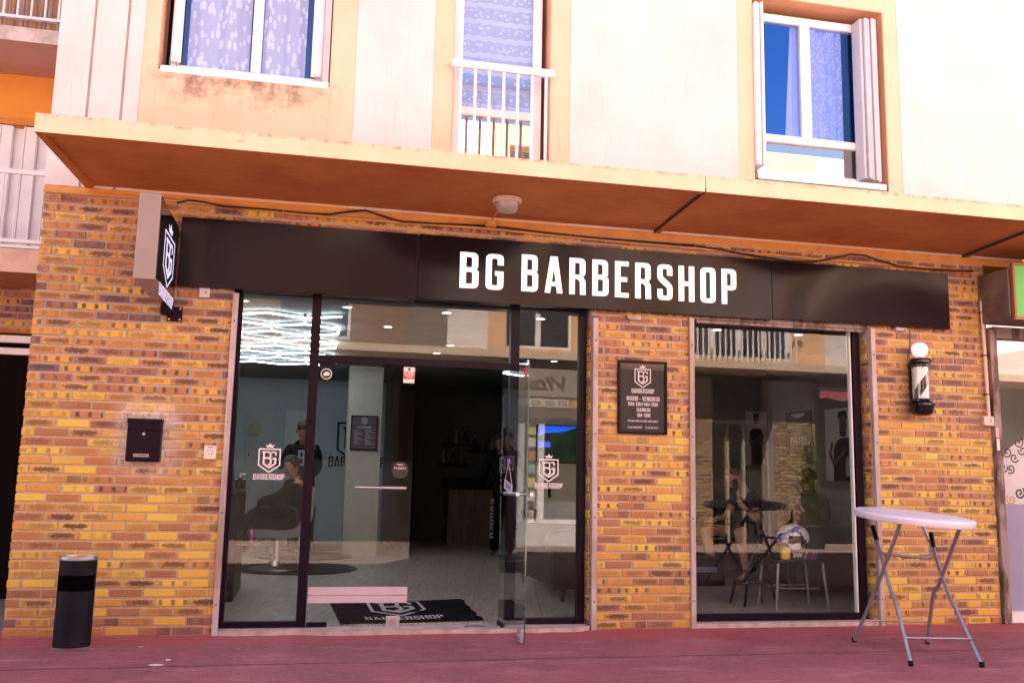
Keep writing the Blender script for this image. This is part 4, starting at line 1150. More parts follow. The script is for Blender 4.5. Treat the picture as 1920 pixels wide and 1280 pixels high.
c_ = mb.build('ochre_conduit', M('ochre_pipe', (.62, .30, .10), .6), smooth=True, label='thin ochre painted pipe running along top course of the bricks', cat='pipe')
mb = MB()
for x in (-1.9, -.3, .4, 2.0, 3.1, 4.2): mb.box(x, x + .008, -.036, .006, 3.125, 3.165)
mb.build('clip', MATS['ochre_pipe'], c_, each=True)
mb = MB(); mb.tube([(5.14, -.012, 2.52), (5.135, -.014, 2.40), (5.095, -.018, 2.25)], .004, 6)
mb.build('pole_wire', CABLE, label='short black wire feeding the barber pole', cat='wire', smooth=True)

# bulkhead lamp under the canopy
bl = thing('bulkhead_lamp', 'round unlit ceiling lamp with ribbed glass under the canopy', 'ceiling lamp', (1.376, -.475, 3.27))
mb = MB(); mb.lathe([(.112, .0), (.112, -.028), (.104, -.036), (.098, -.036)][::-1], (1.376, -.475, 3.268), 32); mb.build('base_ring', M('lamp_cream', (.62, .50, .45), .5), bl, smooth=True)
mb = MB(); mb.lathe([(.0, -.115), (.05, -.110), (.078, -.090), (.090, -.060), (.094, -.036)], (1.376, -.475, 3.268), 32); mb.build('glass_bowl', M('ribbed_glass', (.34, .30, .29), .15, bump=.5, bs=60, spec=.9), bl, smooth=True)
mb = MB(); mb.lathe([(.012, -.002), (.045, -.008), (.045, -.05), (.03, -.058), (.0, -.06)][::-1], (1.335, -.045, 3.215), 20)
jbx = mb.build('round_junction_box', BAND, bl, smooth=True)
mb = MB(); mb.tube([(1.376, -.40, 3.262), (1.35, -.2, 3.238), (1.335, -.06, 3.215)], .006, 6); mb.build('lamp_wire', M('lamp_wire', (.55, .28, .12), .6), bl, smooth=True)

# ================================================================ barber pole
bp = thing('barber_pole', 'black and white striped barber pole with white globe on the brick wall', 'barber pole', (5.147, 0, 1.76))
PX, PY = 5.147, -.125
mb = MB(); mb.box(PX - .034, PX + .034, -.022, 0, 1.80, 2.245); mb.build('back_plate', BLACKGLOSS, bp, bevel=.004)
mb = MB(); mb.box(PX - .02, PX + .02, PY, -.022, 2.19, 2.215); mb.box(PX - .02, PX + .02, PY, -.022, 1.855, 1.885); mb.build('arm', CHROME, bp, bevel=.003, each=True)
mb = MB(); mb.lathe([(.02, .165), (.052, .165), (.085, .150), (.092, .135), (.092, .118), (.078, .108), (.086, .100), (.086, .088), (.070, .078), (.02, .078)][::-1], (PX, PY, 2.105), 40)
mb.build('top_cap', BLACKGLOSS, bp, smooth=True)
mb = MB(); mb.lathe([(.02, .150), (.074, .150), (.088, .140), (.088, .125), (.080, .118), (.104, .108), (.108, .090), (.100, .080), (.098, .060), (.088, .025), (.060, .004), (.02, .0)][::-1], (PX, PY, 1.760), 40)
mb.build('bottom_cap', BLACKGLOSS, bp, smooth=True)
m, nt, b = nodes_of('pole_stripes')
tc = nt.nodes.new('ShaderNodeTexCoord').outputs['Object']; sp = nt.nodes.new('ShaderNodeSeparateXYZ'); nt.links.new(tc, sp.inputs[0])
an = mth(nt, 'DIVIDE', mth(nt, 'ARCTAN2', mth(nt, 'ADD', sp.outputs[1], .125), sp.outputs[0]), 2 * math.pi)
fr_ = mth(nt, 'FRACT', mth(nt, 'ADD', mth(nt, 'SUBTRACT', mth(nt, 'MULTIPLY', an, 1.), mth(nt, 'MULTIPLY', sp.outputs[2], 2.2)), 5.758))
nt.links.new(mixc(nt, mth(nt, 'GREATER_THAN', fr_, .74), (.80, .78, .86), (.035, .018, .02)), b.inputs['Base Color'])
b.inputs['Roughness'].default_value = .15; b.inputs['Coat Weight'].default_value = 1.0
mb = MB(); mb.lathe([(.058, 1.905), (.058, 2.19)], (PX, PY, 0), 40); mb.build('striped_cylinder', m, bp, smooth=True)
mb = MB(); mb.lathe([(.072, 1.905), (.072, 2.188)], (PX, PY, 0), 40, cap=False); mb.build('glass_tube', glass('tube_glass', .08), bp, smooth=True)
mb = MB(); mb.lathe([(.030, 2.265), (.035, 2.278), (.058, 2.295), (.068, 2.325), (.068, 2.345), (.060, 2.375), (.040, 2.395), (.0, 2.402)], (PX, PY, 0), 32)
mb.build('globe', M('opal_globe', (.86, .82, .90), .2, emis=(1, .95, 1), estr=.06), bp, smooth=True)

# ================================================================ ash bin
bn = thing('ash_bin', 'dark standing litter bin with steel ashtray lid against the brick wall', 'litter bin', (-1.468, -.42, 0))
bc = (-1.468, -.42, 0)
NB = 48
def bin_r(a): return (.116 * math.cos(a), .098 * math.sin(a))
def bin_body():
    m_ = MB(); zs = [0.012, .360, .362, .478, .480, .560]
    for zi, (za, zb_) in enumerate(((.012, .372), (.372, .470), (.470, .566))):
        for j in range(NB):
            a0, a1 = 2 * math.pi * j / NB, 2 * math.pi * (j + 1) / NB
            am = ((a0 + a1) / 2) % (2 * math.pi)
            opening = zi == 1 and (math.pi * 1.08 < am < math.pi * 1.92)
            k = .55 if opening else 1
            m_.cur = 1 if opening else 0
            p, q2 = bin_r(a0), bin_r(a1)
            if opening:
                m_.quad((bc[0] + p[0] * .93, bc[1] + p[1] * .55, za), (bc[0] + q2[0] * .93, bc[1] + q2[1] * .55, za), (bc[0] + q2[0] * .93, bc[1] + q2[1] * .55, zb_), (bc[0] + p[0] * .93, bc[1] + p[1] * .55, zb_))
            else:
                m_.quad((bc[0] + p[0], bc[1] + p[1], za), (bc[0] + q2[0], bc[1] + q2[1], za), (bc[0] + q2[0], bc[1] + q2[1], zb_), (bc[0] + p[0], bc[1] + p[1], zb_))
    return m_
BINP = M('bin_paint', (.006, .005, .011), .6, spec=.16, c2=(.012, .010, .018), vs=6, bump=.08, bs=300)
bb = bin_body(); bb.build('body', [BINP, M('bin_inside', (.003, .002, .003), 1., spec=0.)], bn, smooth=True)
mb = MB(); mb.lathe([(1, 0), (1.05, 0), (1.05, .012), (1, .014)], (0, 0, 0), 4)
mb = MB()
def oval(mb, prof, n=48):
    b_ = len(mb.v)
    for k, z in prof:
        for j in range(n):
            a = 2 * math.pi * j / n; mb.v.append((bc[0] + .116 * math.cos(a) * k, bc[1] + .098 * math.sin(a) * k, z))
    for i in range(len(prof) - 1):
        for j in range(n): mb.face([b_ + i * n + j, b_ + i * n + (j + 1) % n, b_ + (i + 1) * n + (j + 1) % n, b_ + (i + 1) * n + j])
    mb.face([b_ + (len(prof) - 1) * n + j for j in range(n)])
oval(mb, [(1.005, .0), (1.02, .002), (1.02, .012), (1.0, .013)]); mb.build('base_ring', CHROME, bn, smooth=True)
mb = MB(); oval(mb, [(1.0, .566), (1.03, .568), (1.035, .580), (1.02, .590), (.94, .592), (.92, .580), (.05, .580)]); at_ = mb.build('ashtray_lid', M('lid_steel', (.42, .38, .40), .42, 1.0), bn, smooth=True)
mb = MB()
for i in range(7):
    for j in range(5):
        x_, y_ = -.06 + i * .02, -.04 + j * .02
        mb.tube([(bc[0] + x_, bc[1] + y_, .5795), (bc[0] + x_, bc[1] + y_, .5815)], .005, 8)
mb.build('ash_holes', BLK, at_)

# ================================================================ standing table
tb = thing('standing_table', 'white round folding standing table with grey crossed steel legs on the pavement', 'bar table', (4.25, -1.2, 0))
c0 = Vector((4.252, -1.205, .948))
def tt(x, y, z):      # tabletop frame, leaning a little as it stands on the uneven pavement
    ux, uy = Vector((1, 0, -.045)).normalized(), Vector((0, 1, .085)).normalized()
    return tuple(c0 + ux * x + uy * y + ux.cross(uy).normalized() * z)
mb = MB(); prof = [(.04, -.014), (.368, -.014), (.380, -.032), (.394, -.034), (.401, -.024), (.402, .004), (.394, .014), (.380, .017), (.04, .017)]
n = 72; b_ = 0
for r, z in prof:
    for j in range(n): a = 2 * math.pi * j / n; mb.v.append(tt(r * math.cos(a), r * math.sin(a), z))
for i in range(len(prof) - 1):
    for j in range(n): mb.face([i * n + j, i * n + (j + 1) % n, (i + 1) * n + (j + 1) % n, (i + 1) * n + j])
mb.face(list(range(n))[::-1]); mb.face([(len(prof) - 1) * n + j for j in range(n)])
mb.build('tabletop', TABLE_W, tb, smooth=True)
def smooth_path(P, k=6):
    P = [Vector(p) for p in P]; out = []
    for i in range(len(P) - 1):
        a, b2, c2, d = P[max(i - 1, 0)], P[i], P[i + 1], P[min(i + 2, len(P) - 1)]
        for j in range(k):
            t = j / k
            out.append(.5 * ((2 * b2) + (c2 - a) * t + (2 * a - 5 * b2 + 4 * c2 - d) * t * t + (3 * b2 - a - 3 * c2 + d) * t ** 3))
    out.append(P[-1]); return out
LEGR = .0135
legs = {
 'front': [[(4.125, -.90, .845), (4.095, -1.0, .72), (4.022, -1.24, .44), (4.000, -1.33, .35), (3.905, -1.600, .012)],
           [(4.590, -.93, .80), (4.545, -1.02, .68), (4.455, -1.27, .42), (4.432, -1.36, .34), (4.365, -1.690, .012)]],
 'back': [[(4.010, -1.395, .915), (4.010, -1.33, .80), (4.040, -1.06, .46), (4.060, -.97, .37), (4.050, -.722, .012)],
          [(4.465, -1.42, .895), (4.468, -1.35, .78), (4.495, -1.12, .46), (4.510, -1.03, .37), (4.568, -.862, .012)]]}
for k in ('front', 'back'):
    for P in legs[k]:
        mb = MB(); mb.tube(smooth_path(P, 5), LEGR, 10); lg = mb.build('leg', CHAIRSTEEL, tb, smooth=True)
        e = Vector(P[-1]); mb = MB(); mb.tube([(e.x, e.y, 0), (e.x, e.y + .003, .035)], .0165, 12); mb.build('foot_cap', BLACKPL, lg)
        if k == 'front':
            e = Vector(P[0]); f_ = Vector(P[1]); dd = (f_ - e).normalized()
            mb = MB(); mb.tube([tuple(e - dd * .02), tuple(e + dd * .11)], .0165, 12); mb.build('end_sleeve', BLACKPL, lg)
mb = MB(); mb.tube([(3.945, -1.49, .16), (4.392, -1.57, .16)], .008, 10); mb.build('crossbar', CHAIRSTEEL, tb, smooth=True)
mb = MB(); mb.tube([(4.053, -.80, .17), (4.546, -.91, .17)], .008, 10); mb.build('crossbar', CHAIRSTEEL, tb, smooth=True)
mb = MB(); mb.tube(smooth_path([(4.16, -.83, .925), (4.17, -.84, .80), (4.19, -.86, .695), (4.235, -.875, .655), (4.30, -.88, .650), (4.52, -.905, .635), (4.575, -.91, .645), (4.605, -.91, .69), (4.585, -.88, .80), (4.565, -.85, .90)], 5), .011, 10)
mb.build('folding_bracket', CHAIRSTEEL, tb, smooth=True)
mb = MB(); mb.tube([(4.118, -.905, .80), (4.185, -.865, .77)], .012, 8); mb.tube([(4.57, -.93, .76), (4.61, -.90, .76)], .012, 8)
mb.build('hinge_clamp', M('hinge_brass', (.30, .18, .08), .4, .5), tb, each=True)

# ================================================================ doormat
def mat_pt(a, b, d=0):      # a,b in 0..1 over the mat
    P = [Vector((.285, .14, 0)), Vector((1.405, .25, 0)), Vector((1.43, 1.50, 0)), Vector((.235, 1.36, 0))]
    p = P[0].lerp(P[1], a).lerp(P[3].lerp(P[2], a), b)
    edge = .010 * math.sin(b * 23) * (1 if a > .97 else 0)
    return (p.x + edge, p.y, .042 + d + .004 * math.sin(a * 9 + b * 5) + .003 * math.sin(b * 17))
dm = thing('doormat', 'black doormat with pale crest logo lying inside the doorway', 'doormat', (.85, .8, .04))
mb = MB(); NN = 26
for k, dz in ((0, 0), (1, .007)):
    for i in range(NN + 1):
        for j in range(NN + 1): mb.v.append(mat_pt(i / NN, j / NN, dz))
off = (NN + 1) ** 2
for i in range(NN):
    for j in range(NN):
        a = i * (NN + 1) + j; mb.face([off + a, off + a + NN + 1, off + a + NN + 2, off + a + 1])
for i in range(NN):
    for (a, b2) in ((i * (NN + 1), (i + 1) * (NN + 1)), (i * (NN + 1) + NN, (i + 1) * (NN + 1) + NN), (i, i + 1), (NN * (NN + 1) + i, NN * (NN + 1) + i + 1)): mb.face([a, b2, off + b2, off + a])
mb.build('rug', M('mat_rubber', (.006, .005, .010), .9, spec=.08, bump=.5, bs=300), dm)
mb = MB()
def mat_fr(a, b, d=0): return mat_pt(.455 + a * .40, .93 + b * .60, .0085 + d)
emblem(mb, mat_fr, .0006); mb.build('printed_logo', M('mat_print', (.55, .48, .52), .8), dm)

# ================================================================ neighbour shop at the right edge
nb = thing('neighbour_shop', 'neighbouring shop front with rusty post and frosted glass under the green sign', 'shop front', (6.6, 0, 0))
mb = MB()
mb.box(5.936, 6.008, -.035, .12, 0, 2.58); mb.box(6.008, 13.0, .0, .12, 2.505, 2.61)
mb.build('post', RUST, nb, bevel=.006)
mb = MB(); mb.box(6.008, 13.0, .04, .16, .0, .09); mb.build('sill', WHITEPVC, nb)
mb = MB(); mb.box(6.008, 13.0, .118, .124, .09, 2.505); pn_ = mb.build('pane', glass('neighbour_glass', .05), nb)
mb = MB(); mb.box(5.862, 13.0, -.38, -.002, 2.62, 3.06); mb.build('shutter_box', M('shutter_box', (.20, .15, .14), .45, c2=(.10, .07, .07), vs=5, metal=.2), nb, bevel=.004)
mb = MB(); mb.box(5.97, 6.02, -.384, -.381, 2.81, 2.90); mb.build('box_sticker', MATS['jbox_cream'], nb)
mb = MB(); mb.box(5.876, 5.898, -.425, -.39, 2.60, 3.10); mb.box(5.898, 13, -.425, -.39, 2.60, 2.625); mb.box(5.898, 13, -.425, -.39, 3.08, 3.10)
ns = thing('neighbour_sign', 'green shop sign board in a brown wooden frame', 'shop sign', (6.5, -.41, 2.6))
mb.build('wooden_frame', M('brown_frame', (.30, .12, .04), .5), ns)
mb = MB(); mb.box(5.898, 13, -.415, -.395, 2.625, 3.08); mb.build('green_board', M('green_board', (.07, .48, .08), .4), ns)
mb = MB(); mb.box(5.96, 6.6, -.45, -.43, 3.105, 3.13); mb.build('sign_lamp', M('brass_lamp', (.60, .36, .08), .3, .6), ns, bevel=.006)
# vinyl on its glass
FROST = M('frosted_vinyl', (.30, .28, .42), .6)
mb = MB(); mb.box(6.012, 13, .1165, .1175, .09, 1.02); mb.cur = 1; mb.box(6.012, 13, .1165, .1175, 1.02, 1.30)
cn = (6.42, 1.30)
mb.prism([(cn[0] + .32 * math.cos(k * math.pi / 24), cn[1] + .30 * math.sin(k * math.pi / 24)) for k in range(25)], frame((0, .1175, 0)), 0, .001)
mb.build('frosted_film', [FROST, M('frosted_white', (.62, .58, .62), .6)], pn_)
def spiral(mb, cx, cz, r, turns=1.6, s=1, a0=0., w=.012):
    ribbon(mb, [(cx + s * r * (1 - t) * math.cos(a0 + t * turns * 6.283), cz + r * (1 - t) * math.sin(a0 + t * turns * 6.283)) for t in [k / 26 * .88 for k in range(27)]], w, frame((0, .1155, 0)), 0, .0006)
mb = MB(); mb.cur = 0
for k in range(5):
    a = math.pi * (.95 - k * .16); mb = MB(); spiral(mb, cn[0] + .31 * math.cos(a), cn[1] + .30 * math.sin(a), .055, 1.7, 1 if k % 2 else -1, a)
    mb.build('scroll_ornament', BLK, pn_)
    mb = MB(); spiral(mb, cn[0] + .22 * math.cos(a), cn[1] + .22 * math.sin(a), .045, 1.5, -1 if k % 2 else 1, a + 1); mb.build('scroll_ornament', BLK, pn_)
GOLD = M('gold_vinyl', (.45, .30, .12), .5)
for k in range(2): mb = MB(); spiral(mb, 6.09 + k * .10, 1.12 - .06 * k, .05, 1.7, 1, 2.2); mb.build('scroll_ornament', GOLD, pn_)
for k in range(3): mb = MB(); spiral(mb, 6.28 + k * .11, 1.12 - .05 * (k % 2), .055, 1.7, -1, 2.2, .016); mb.build('scroll_ornament', BLK, pn_)
pass
LW = M('neighbour_wall', (.62, .60, .56), .8)
mb = MB(); mb.box(6.0, 13, 4.2, 4.3, 0, 2.9); mb.box(5.93, 6.0, .30, 4.3, 0, 2.9); mb.box(13, 13.1, .3, 4.3, 0, 2.9); mb.box(5.93, 13, .16, 4.3, 2.9, 2.98); mb.box(7.15, 7.25, 2.0, 4.2, 0, 2.9)
mb.build('interior_wall', LW, nb)
mb = MB(); mb.box(6.3, 8.6, .8, 3.4, 2.86, 2.895); mb.build('ceiling_light', emit('neighbour_ceiling_light', (1, .97, .92), .12), nb)
mb = MB(); mb.box(6.44, 6.60, .75, .95, 1.80, 1.96); mb.box(6.43, 6.62, .74, .96, 1.96, 1.975)
mb.build('hanging_basket', M('basket_teal', (.02, .05, .07), .4), label='dark teal wire basket behind neighbouring shop glass', cat='basket')
mb = MB(); mb.box(6.28, 6.30, .45, .80, 2.05, 2.42); mb.box(6.30, 6.303, .48, .77, 2.09, 2.38); mb.build('dark_frame', BLACKALU, label='dark picture frame inside neighbouring shop', cat='picture frame')
mb = MB()
for k in range(7): mb.box(6.44 + k * .05, 6.47 + k * .05, .90, .93, 1.44, 1.60 + .02 * (k % 3))
mb.box(6.40, 6.84, .84, .96, 1.42, 1.44); mb.box(6.40, 6.84, .84, .85, 1.50, 1.51)
mb.build('bottle_rack', M('rack_grey', (.25, .22, .24), .5), label='small rack of slim bottles inside neighbouring shop', cat='rack')

# litter on the pavement
for i, (x, y, s, lab, m_) in enumerate(((-1.036, -.424, .016, 'tiny yellow leaf on the red pavement near the bin', M('leaf_yellow', (.65, .40, .05), .7)),
                                    (-.797, -.903, .016, 'small white paper scrap lying on the red pavement', WHT),
                                    (-.847, -1.05, .035, 'thin white stick lying on the pavement crack', WHT))):
    mb = MB(); rg = random.Random(i)
    mb.prism([(x + s * (1 + .3 * rg.random()) * math.cos(a * .785), y + s * .5 * (1 + .3 * rg.random()) * math.sin(a * .785)) for a in range(8)], lambda a, b, d=0: (a, b, d), .0, .004)
    mb.build(('leaf', 'paper_scrap', 'stick')[i], m_, label=lab, cat=('leaf', 'paper scrap', 'stick')[i])

# ================================================================ inside the shop
FZ = .04
inn = thing('shop_interior', 'grey interior of the barbershop with dark ceiling seen through the glass', 'interior', (.8, 4, 0), kind='structure')
mb = MB(); mb.box(-1.5, 5.9, .16, 9.6, -.02, FZ); mb.build('interior_floor', FLOOR, inn)
mb = MB(); mb.box(-1.5, 5.9, .305, 9.6, 2.70, 2.98); mb.box(-1.5, 5.9, .16, .300, 2.57, 2.98); mb.build('interior_ceiling', INCEIL, inn)
mb = MB()
mb.box(-1.55, -1.45, .16, 9.6, 0, 2.7); mb.box(-1.45, 1.30, 8.5, 8.6, 0, 2.7)
mb.box(4.0, 4.08, 4.0, 5.6, 0, 2.7)
mb.box(-1.45, -.62, .301, .33, 0, 2.7); mb.box(2.20, 3.10, .301, .33, 0, 2.7); mb.box(4.74, 5.86, .301, .33, 0, 2.7)
mb.build('wall', INWALL, inn)
mb = MB(); mb.box(2.72, 4.0, 5.5, 5.6, 0, 2.7); mb.build('tan_wall', M('tan_wall', (.66, .58, .45), .8), inn)
mb = MB(); mb.box(4.08, 5.9, 4.0, 4.08, 0, 2.7); mb.box(5.86, 5.925, .31, 4.0, 0, 2.7); mb.build('taupe_wall', M('taupe_wall', (.20, .175, .15), .8), inn)
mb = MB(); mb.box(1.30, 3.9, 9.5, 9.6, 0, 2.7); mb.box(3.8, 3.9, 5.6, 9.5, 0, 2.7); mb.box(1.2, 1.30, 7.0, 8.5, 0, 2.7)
mb.build('unlit_wall', INDARK, inn)
mb = MB(); mb.box(.50, .98, 6.2, 6.65, FZ, 2.7)
mb.build('column', COLUMN_M, label='square beige column inside the shop carrying a framed price list', cat='column', bevel=.004)

# spots
SP = [(-.66, 1.40), (.27, 1.42), (1.20, 1.42), (2.13, 1.45), (4.0, 1.50), (4.92, 1.52), (.73, 2.45), (1.56, 3.6), (1.50, 4.35), (3.10, 4.6)]
SLAB = ['over the barber chair pane', 'above the closed glass door', 'above the open doorway', 'above the narrow pane with the sofa', 'in seating window nearer the poster board', 'in seating window nearer the barber pole', 'in second row behind the transom', 'in third row behind the transom', 'in fourth row above doorway', 'near the television wall']
BZ = M('spot_trim', (.5, .5, .5), .4)
for (x, y), s in zip(SP, SLAB):
    t = thing('ceiling_spot', 'small glowing round ceiling spot ' + s, 'ceiling spot', (x, y, 2.7), 'recessed ceiling spots in the shop')
    mb = MB(); mb.lathe([(.040, -.004), (.056, -.004), (.058, 0.), (.040, 0)], (x, y, 2.699), 24, cap=False); mb.build('trim_ring', BZ, t)
    mb = MB(); mb.lathe([(.0, -.002), (.041, -.002)], (x, y, 2.6985), 24, cap=False); mb.build('lamp_disc', SPOT, t)
# honeycomb tubes
hx = thing('honeycomb_lamp', 'glowing white honeycomb of light tubes on the ceiling behind left pane', 'ceiling lamp', (-.5, 4, 2.66))
mb = MB(); S_, CX = .37, .345
segs = []
for c in range(-3, 3):
    x = -.46 + CX * c
    for k in range(-1, 4):
        y = 2.54 + 1.16 * k - (.58 if c % 2 else 0)
        if not (1.7 < y < 5.9): continue
        segs.append(((x, y), (x, y + S_)))
        for s in (-1, 1):
            if -1.4 < x + s * CX < .26: segs.append(((x, y + S_), (x + s * CX, y + .58)))
        for s in (-1, 1):
            if -1.4 < x + s * CX < .26 and y < 2.2: segs.append(((x, y), (x + s * CX, y - .21)))
for a, b_ in segs:
    mb.tube([(a[0], a[1], 2.66), (b_[0], b_[1], 2.66)], .008, 6)
mb.build('light_tube', NEON, hx)
mb = MB()
for a, b_ in segs: mb.box(a[0] - .012, a[0] + .012, a[1] - .012, a[1] + .012, 2.672, 2.70)
mb.build('clip', WHITEPVC, hx)

# price list on the column
pr = thing('price_list_frame', 'dark framed price list hanging on the beige column', 'framed list', (.725, 6.19, 1.50))
mb = MB(); mb.box(.545, .925, 6.165, 6.198, 1.50, 1.995); mb.build('frame', BLACKALU, pr, bevel=.003)
mb = MB(); mb.box(.565, .905, 6.160, 6.166, 1.52, 1.975); sh_ = mb.build('sheet', M('price_sheet', (.05, .035, .07), .3), pr)
mb = MB(); fq = frame((0, 6.1595, 0)); emblem(mb, frame((.735, 6.1595, 1.955), sc_=.085), .0005, word=False)
write(mb, 'PRESTATIONS', fq, .64, .83, 1.815, 1.84)
for c_x in (.60, .75):
    for k in range(8): mb.box(c_x, c_x + .05 + .06 * ((k * 7 + int(c_x * 10)) % 3) / 2, 6.158, 6.1595, 1.78 - k * .027, 1.787 - k * .027)
mb.build('lettering', M('price_text', (.45, .42, .48), .6), sh_)

# wall lettering and crest on the far wall
mb = MB(); write(mb, 'BARBERSHOP', frame((0, 8.498, 0)), .30, 1.22, 1.28, 1.45, .012)
mb.build('wall_lettering', BLACKPL, label='black raised lettering on the far grey wall beside the column', cat='lettering')
mb = MB(); emblem(mb, frame((.72, 8.498, 2.02), sc_=.60), .012, word=False); mb.build('wall_crest', BLACKPL, label='large black crest on the far wall above the lettering', cat='crest')
# doors on the far wall
for i, (x0, x1, lab) in enumerate(((-.42, -.03, 'white cupboard door on the far wall beside the barber'), (-1.02, -.55, 'beige flush door on the far wall behind left pane'))):
    t = thing('interior_door', lab, 'door', ((x0 + x1) / 2, 8.5, FZ), 'doors in the far wall')
    mb = MB(); mb.box(x0, x1, 8.46, 8.498, FZ, 2.18); mb.build('leaf', M('door_paint%d' % i, (.50, .48, .47) if i == 0 else (.36, .36, .36), .5), t, bevel=.003)
    mb = MB(); mb.box(x0 - .04, x0, 8.45, 8.498, FZ, 2.22); mb.box(x1, x1 + .04, 8.45, 8.498, FZ, 2.22); mb.box(x0, x1, 8.45, 8.498, 2.18, 2.22); mb.build('door_frame', INWALL, t)
    mb = MB(); mb.tube([(x0 + .05, 8.46, 1.45), (x0 + .05, 8.44, 1.45)], .015, 10); mb.build('handle', BLACKPL, t)
mb = MB(); mb.box(-.62, -.53, 8.488, 8.498, 1.80, 1.90); mb.cur = 1; mb.box(-.600, -.575, 8.486, 8.488, 1.81, 1.89)
mb.build('fire_sign', [M('sign_orange_red', (.75, .08, .02), .5, emis=(.8, .1, .02), estr=.05), M('sign_cream', (.9, .7, .3), .5)], label='tiny red and cream safety sign on the far wall above the window crest', cat='sign')
mb = MB(); mb.lathe([(.0, 0), (.10, 0), (.10, .02), (.0, .02)], (0, 0, 0), 24)
cl = MB(); cl.prism([(.105 * math.cos(k * math.pi / 12), .105 * math.sin(k * math.pi / 12)) for k in range(24)], frame((-.90, 8.43, 1.86)), 0, .02)
cl.build('round_light', M('round_pale_green', (.28, .32, .18), .5), label='pale green round disc on the beige door', cat='disc')

# barber work counter and things on it
ct = thing('styling_counter', 'black styling counter standing along left wall just inside left pane', 'counter', (-1.0, 1.9, FZ))
mb = MB(); mb.box(-1.44, -.60, 1.45, 2.45, FZ, .98); mb.build('cabinet', BLACKPL, ct, bevel=.01)
mb = MB(); mb.box(-1.44, -.55, 1.40, 2.50, .98, 1.01); mb.build('worktop', BLACKGLOSS, ct, bevel=.004)
mb = MB(); mb.box(-1.2, -.60, 1.9, 2.3, 1.012, 1.09); mb.cur = 1; mb.box(-.70, -.60, 1.92, 2.28, 1.091, 1.096)
mb.build('tool_box', [BLACKPL, M('box_lid_pale', (.5, .55, .62), .4)], label='black tool box with pale lid on the styling counter', cat='tool box', bevel=.004)
es = thing('counter_sign', 'slanted dark counter sign with white lines beside the tool box', 'counter sign', (-.72, 1.62, 1.012))
fe = frame((-.76, 1.60, 1.012), (1, .25, 0), (-.12, .25, 1))
mb = MB(); mb.prism([(0, 0), (.11, 0), (.11, .25), (0, .25)], fe, 0, .008); mb.build('board', BLACKPL, es)
mb = MB(); emblem(mb, lambda a, b, d=0: fe(.055 + a * .05, .22 + b * .05, .009 + d), .0004, word=False)
for k in range(5): mb.prism([(.03, .14 - k * .02), (.08, .14 - k * .02), (.08, .146 - k * .02), (.03, .146 - k * .02)], fe, .009, .0095)
mb.build('white_print', VINYL, es)
pb = thing('pump_bottle', 'small bottle with white pump head on the black tool box', 'bottle', (-.60, 1.80, 1.012))
mb = MB(); mb.lathe([(.0, 0), (.028, 0), (.030, .08), (.012, .10), (.0, .10)], (-.62, 1.80, 1.012), 16); mb.build('bottle', BLACKPL, pb, smooth=True)
mb = MB(); mb.tube([(-.62, 1.80, 1.11), (-.62, 1.80, 1.145)], .008, 8); mb.tube([(-.625, 1.80, 1.148), (-.575, 1.79, 1.142)], .008, 8); mb.build('pump', VINYL, pb, smooth=True)
tr = thing('side_shelf', 'thin yellowish transparent shelf on the side of the black counter', 'shelf', (-.52, 1.62, .53))
mb = MB(); mb.box(-.60, -.40, 1.50, 1.75, .520, .530); mb.build('shelf_board', M('amber_acrylic', (.42, .34, .05), .2, emis=None), tr, bevel=.002)
cn_ = thing('purple_can', 'glossy purple drink can on the small amber shelf', 'can', (-.485, 1.6, .531))
mb = MB(); mb.lathe([(.0, 0), (.028, .002), (.033, .012), (.033, .105), (.027, .118), (.0, .116)], (-.485, 1.60, .531), 24)
mb.build('can_body', M('can_purple', (.28, .02, .42), .25, c2=(.65, .25, .05), vs=18, metal=.5), cn_, smooth=True)

# floor mats
for i, (x, y, r, lab) in enumerate(((-.10, 4.35, .72, 'nearest round black floor mat under the barber chair'), (-.02, 6.05, .66, 'second round black floor mat behind the barber chair'), (.0, 7.5, .60, 'farthest round black floor mat before the column'))):
    mb = MB(); mb.lathe([(r, 0), (r, .010), (r - .02, .014), (.0, .014)], (x, y, FZ + .001), 56)
    mb.build('round_floor_mat', LEATHER, label=lab, cat='floor mat', group='round mats in a row')

def barber_chair(x, y, lab):
    t = thing('barber_chair', lab, 'barber chair', (x, y, FZ + .015), 'barber chairs along the left wall')
    z = FZ + .015
    mb = MB(); mb.lathe([(.30, 0), (.30, .015), (.10, .04), (.07, .10), (.0, .10)], (x, y, z), 40); mb.build('base', CHROME, t, smooth=True)
    mb = MB(); mb.tube([(x, y, z + .05), (x, y, z + .40)], .045, 20); mb.tube([(x, y, z + .30), (x, y, z + .46)], .028, 16); mb.build('column', CHROME, t, smooth=True)
    mb = MB(); fr = frame((x, y - .27, z))
    prof = [(-.30, .47), (.12, .45), (.20, .47), (.30, .62), (.34, .95), (.42, .95), (.40, .60), (.30, .40), (.15, .36), (-.28, .38), (-.34, .42)]
    mb.prism([rp for rp in rnd_poly([(a, b2, .04) for a, b2 in prof])], fr, -.54, 0); mb.build('seat_shell', M('chair_grey', (.20, .19, .20), .4) if 'chair_grey' not in MATS else MATS['chair_grey'], t, bevel=.012)
    for s in (-.30, .30):
        mb = MB(); mb.tube(smooth_path([(x + .22, y + s, z + .52), (x + .18, y + s, z + .70), (x - .05, y + s, z + .72), (x - .20, y + s, z + .70)]), .022, 10); mb.build('armrest', LEATHER, t, smooth=True)
    mb = MB(); mb.tube([(x - .12, y, z + .36), (x - .42, y, z + .16)], .014, 8); mb.tube([(x - .42, y - .2, z + .15), (x - .42, y + .2, z + .15)], .013, 8); mb.tube([(x - .50, y - .2, z + .17), (x - .50, y + .2, z + .17)], .010, 8); mb.build('footrest', CHROME, t, smooth=True)
    return t
barber_chair(-.33, 4.20, 'grey barber chair with chrome column behind left pane, client seated in it')
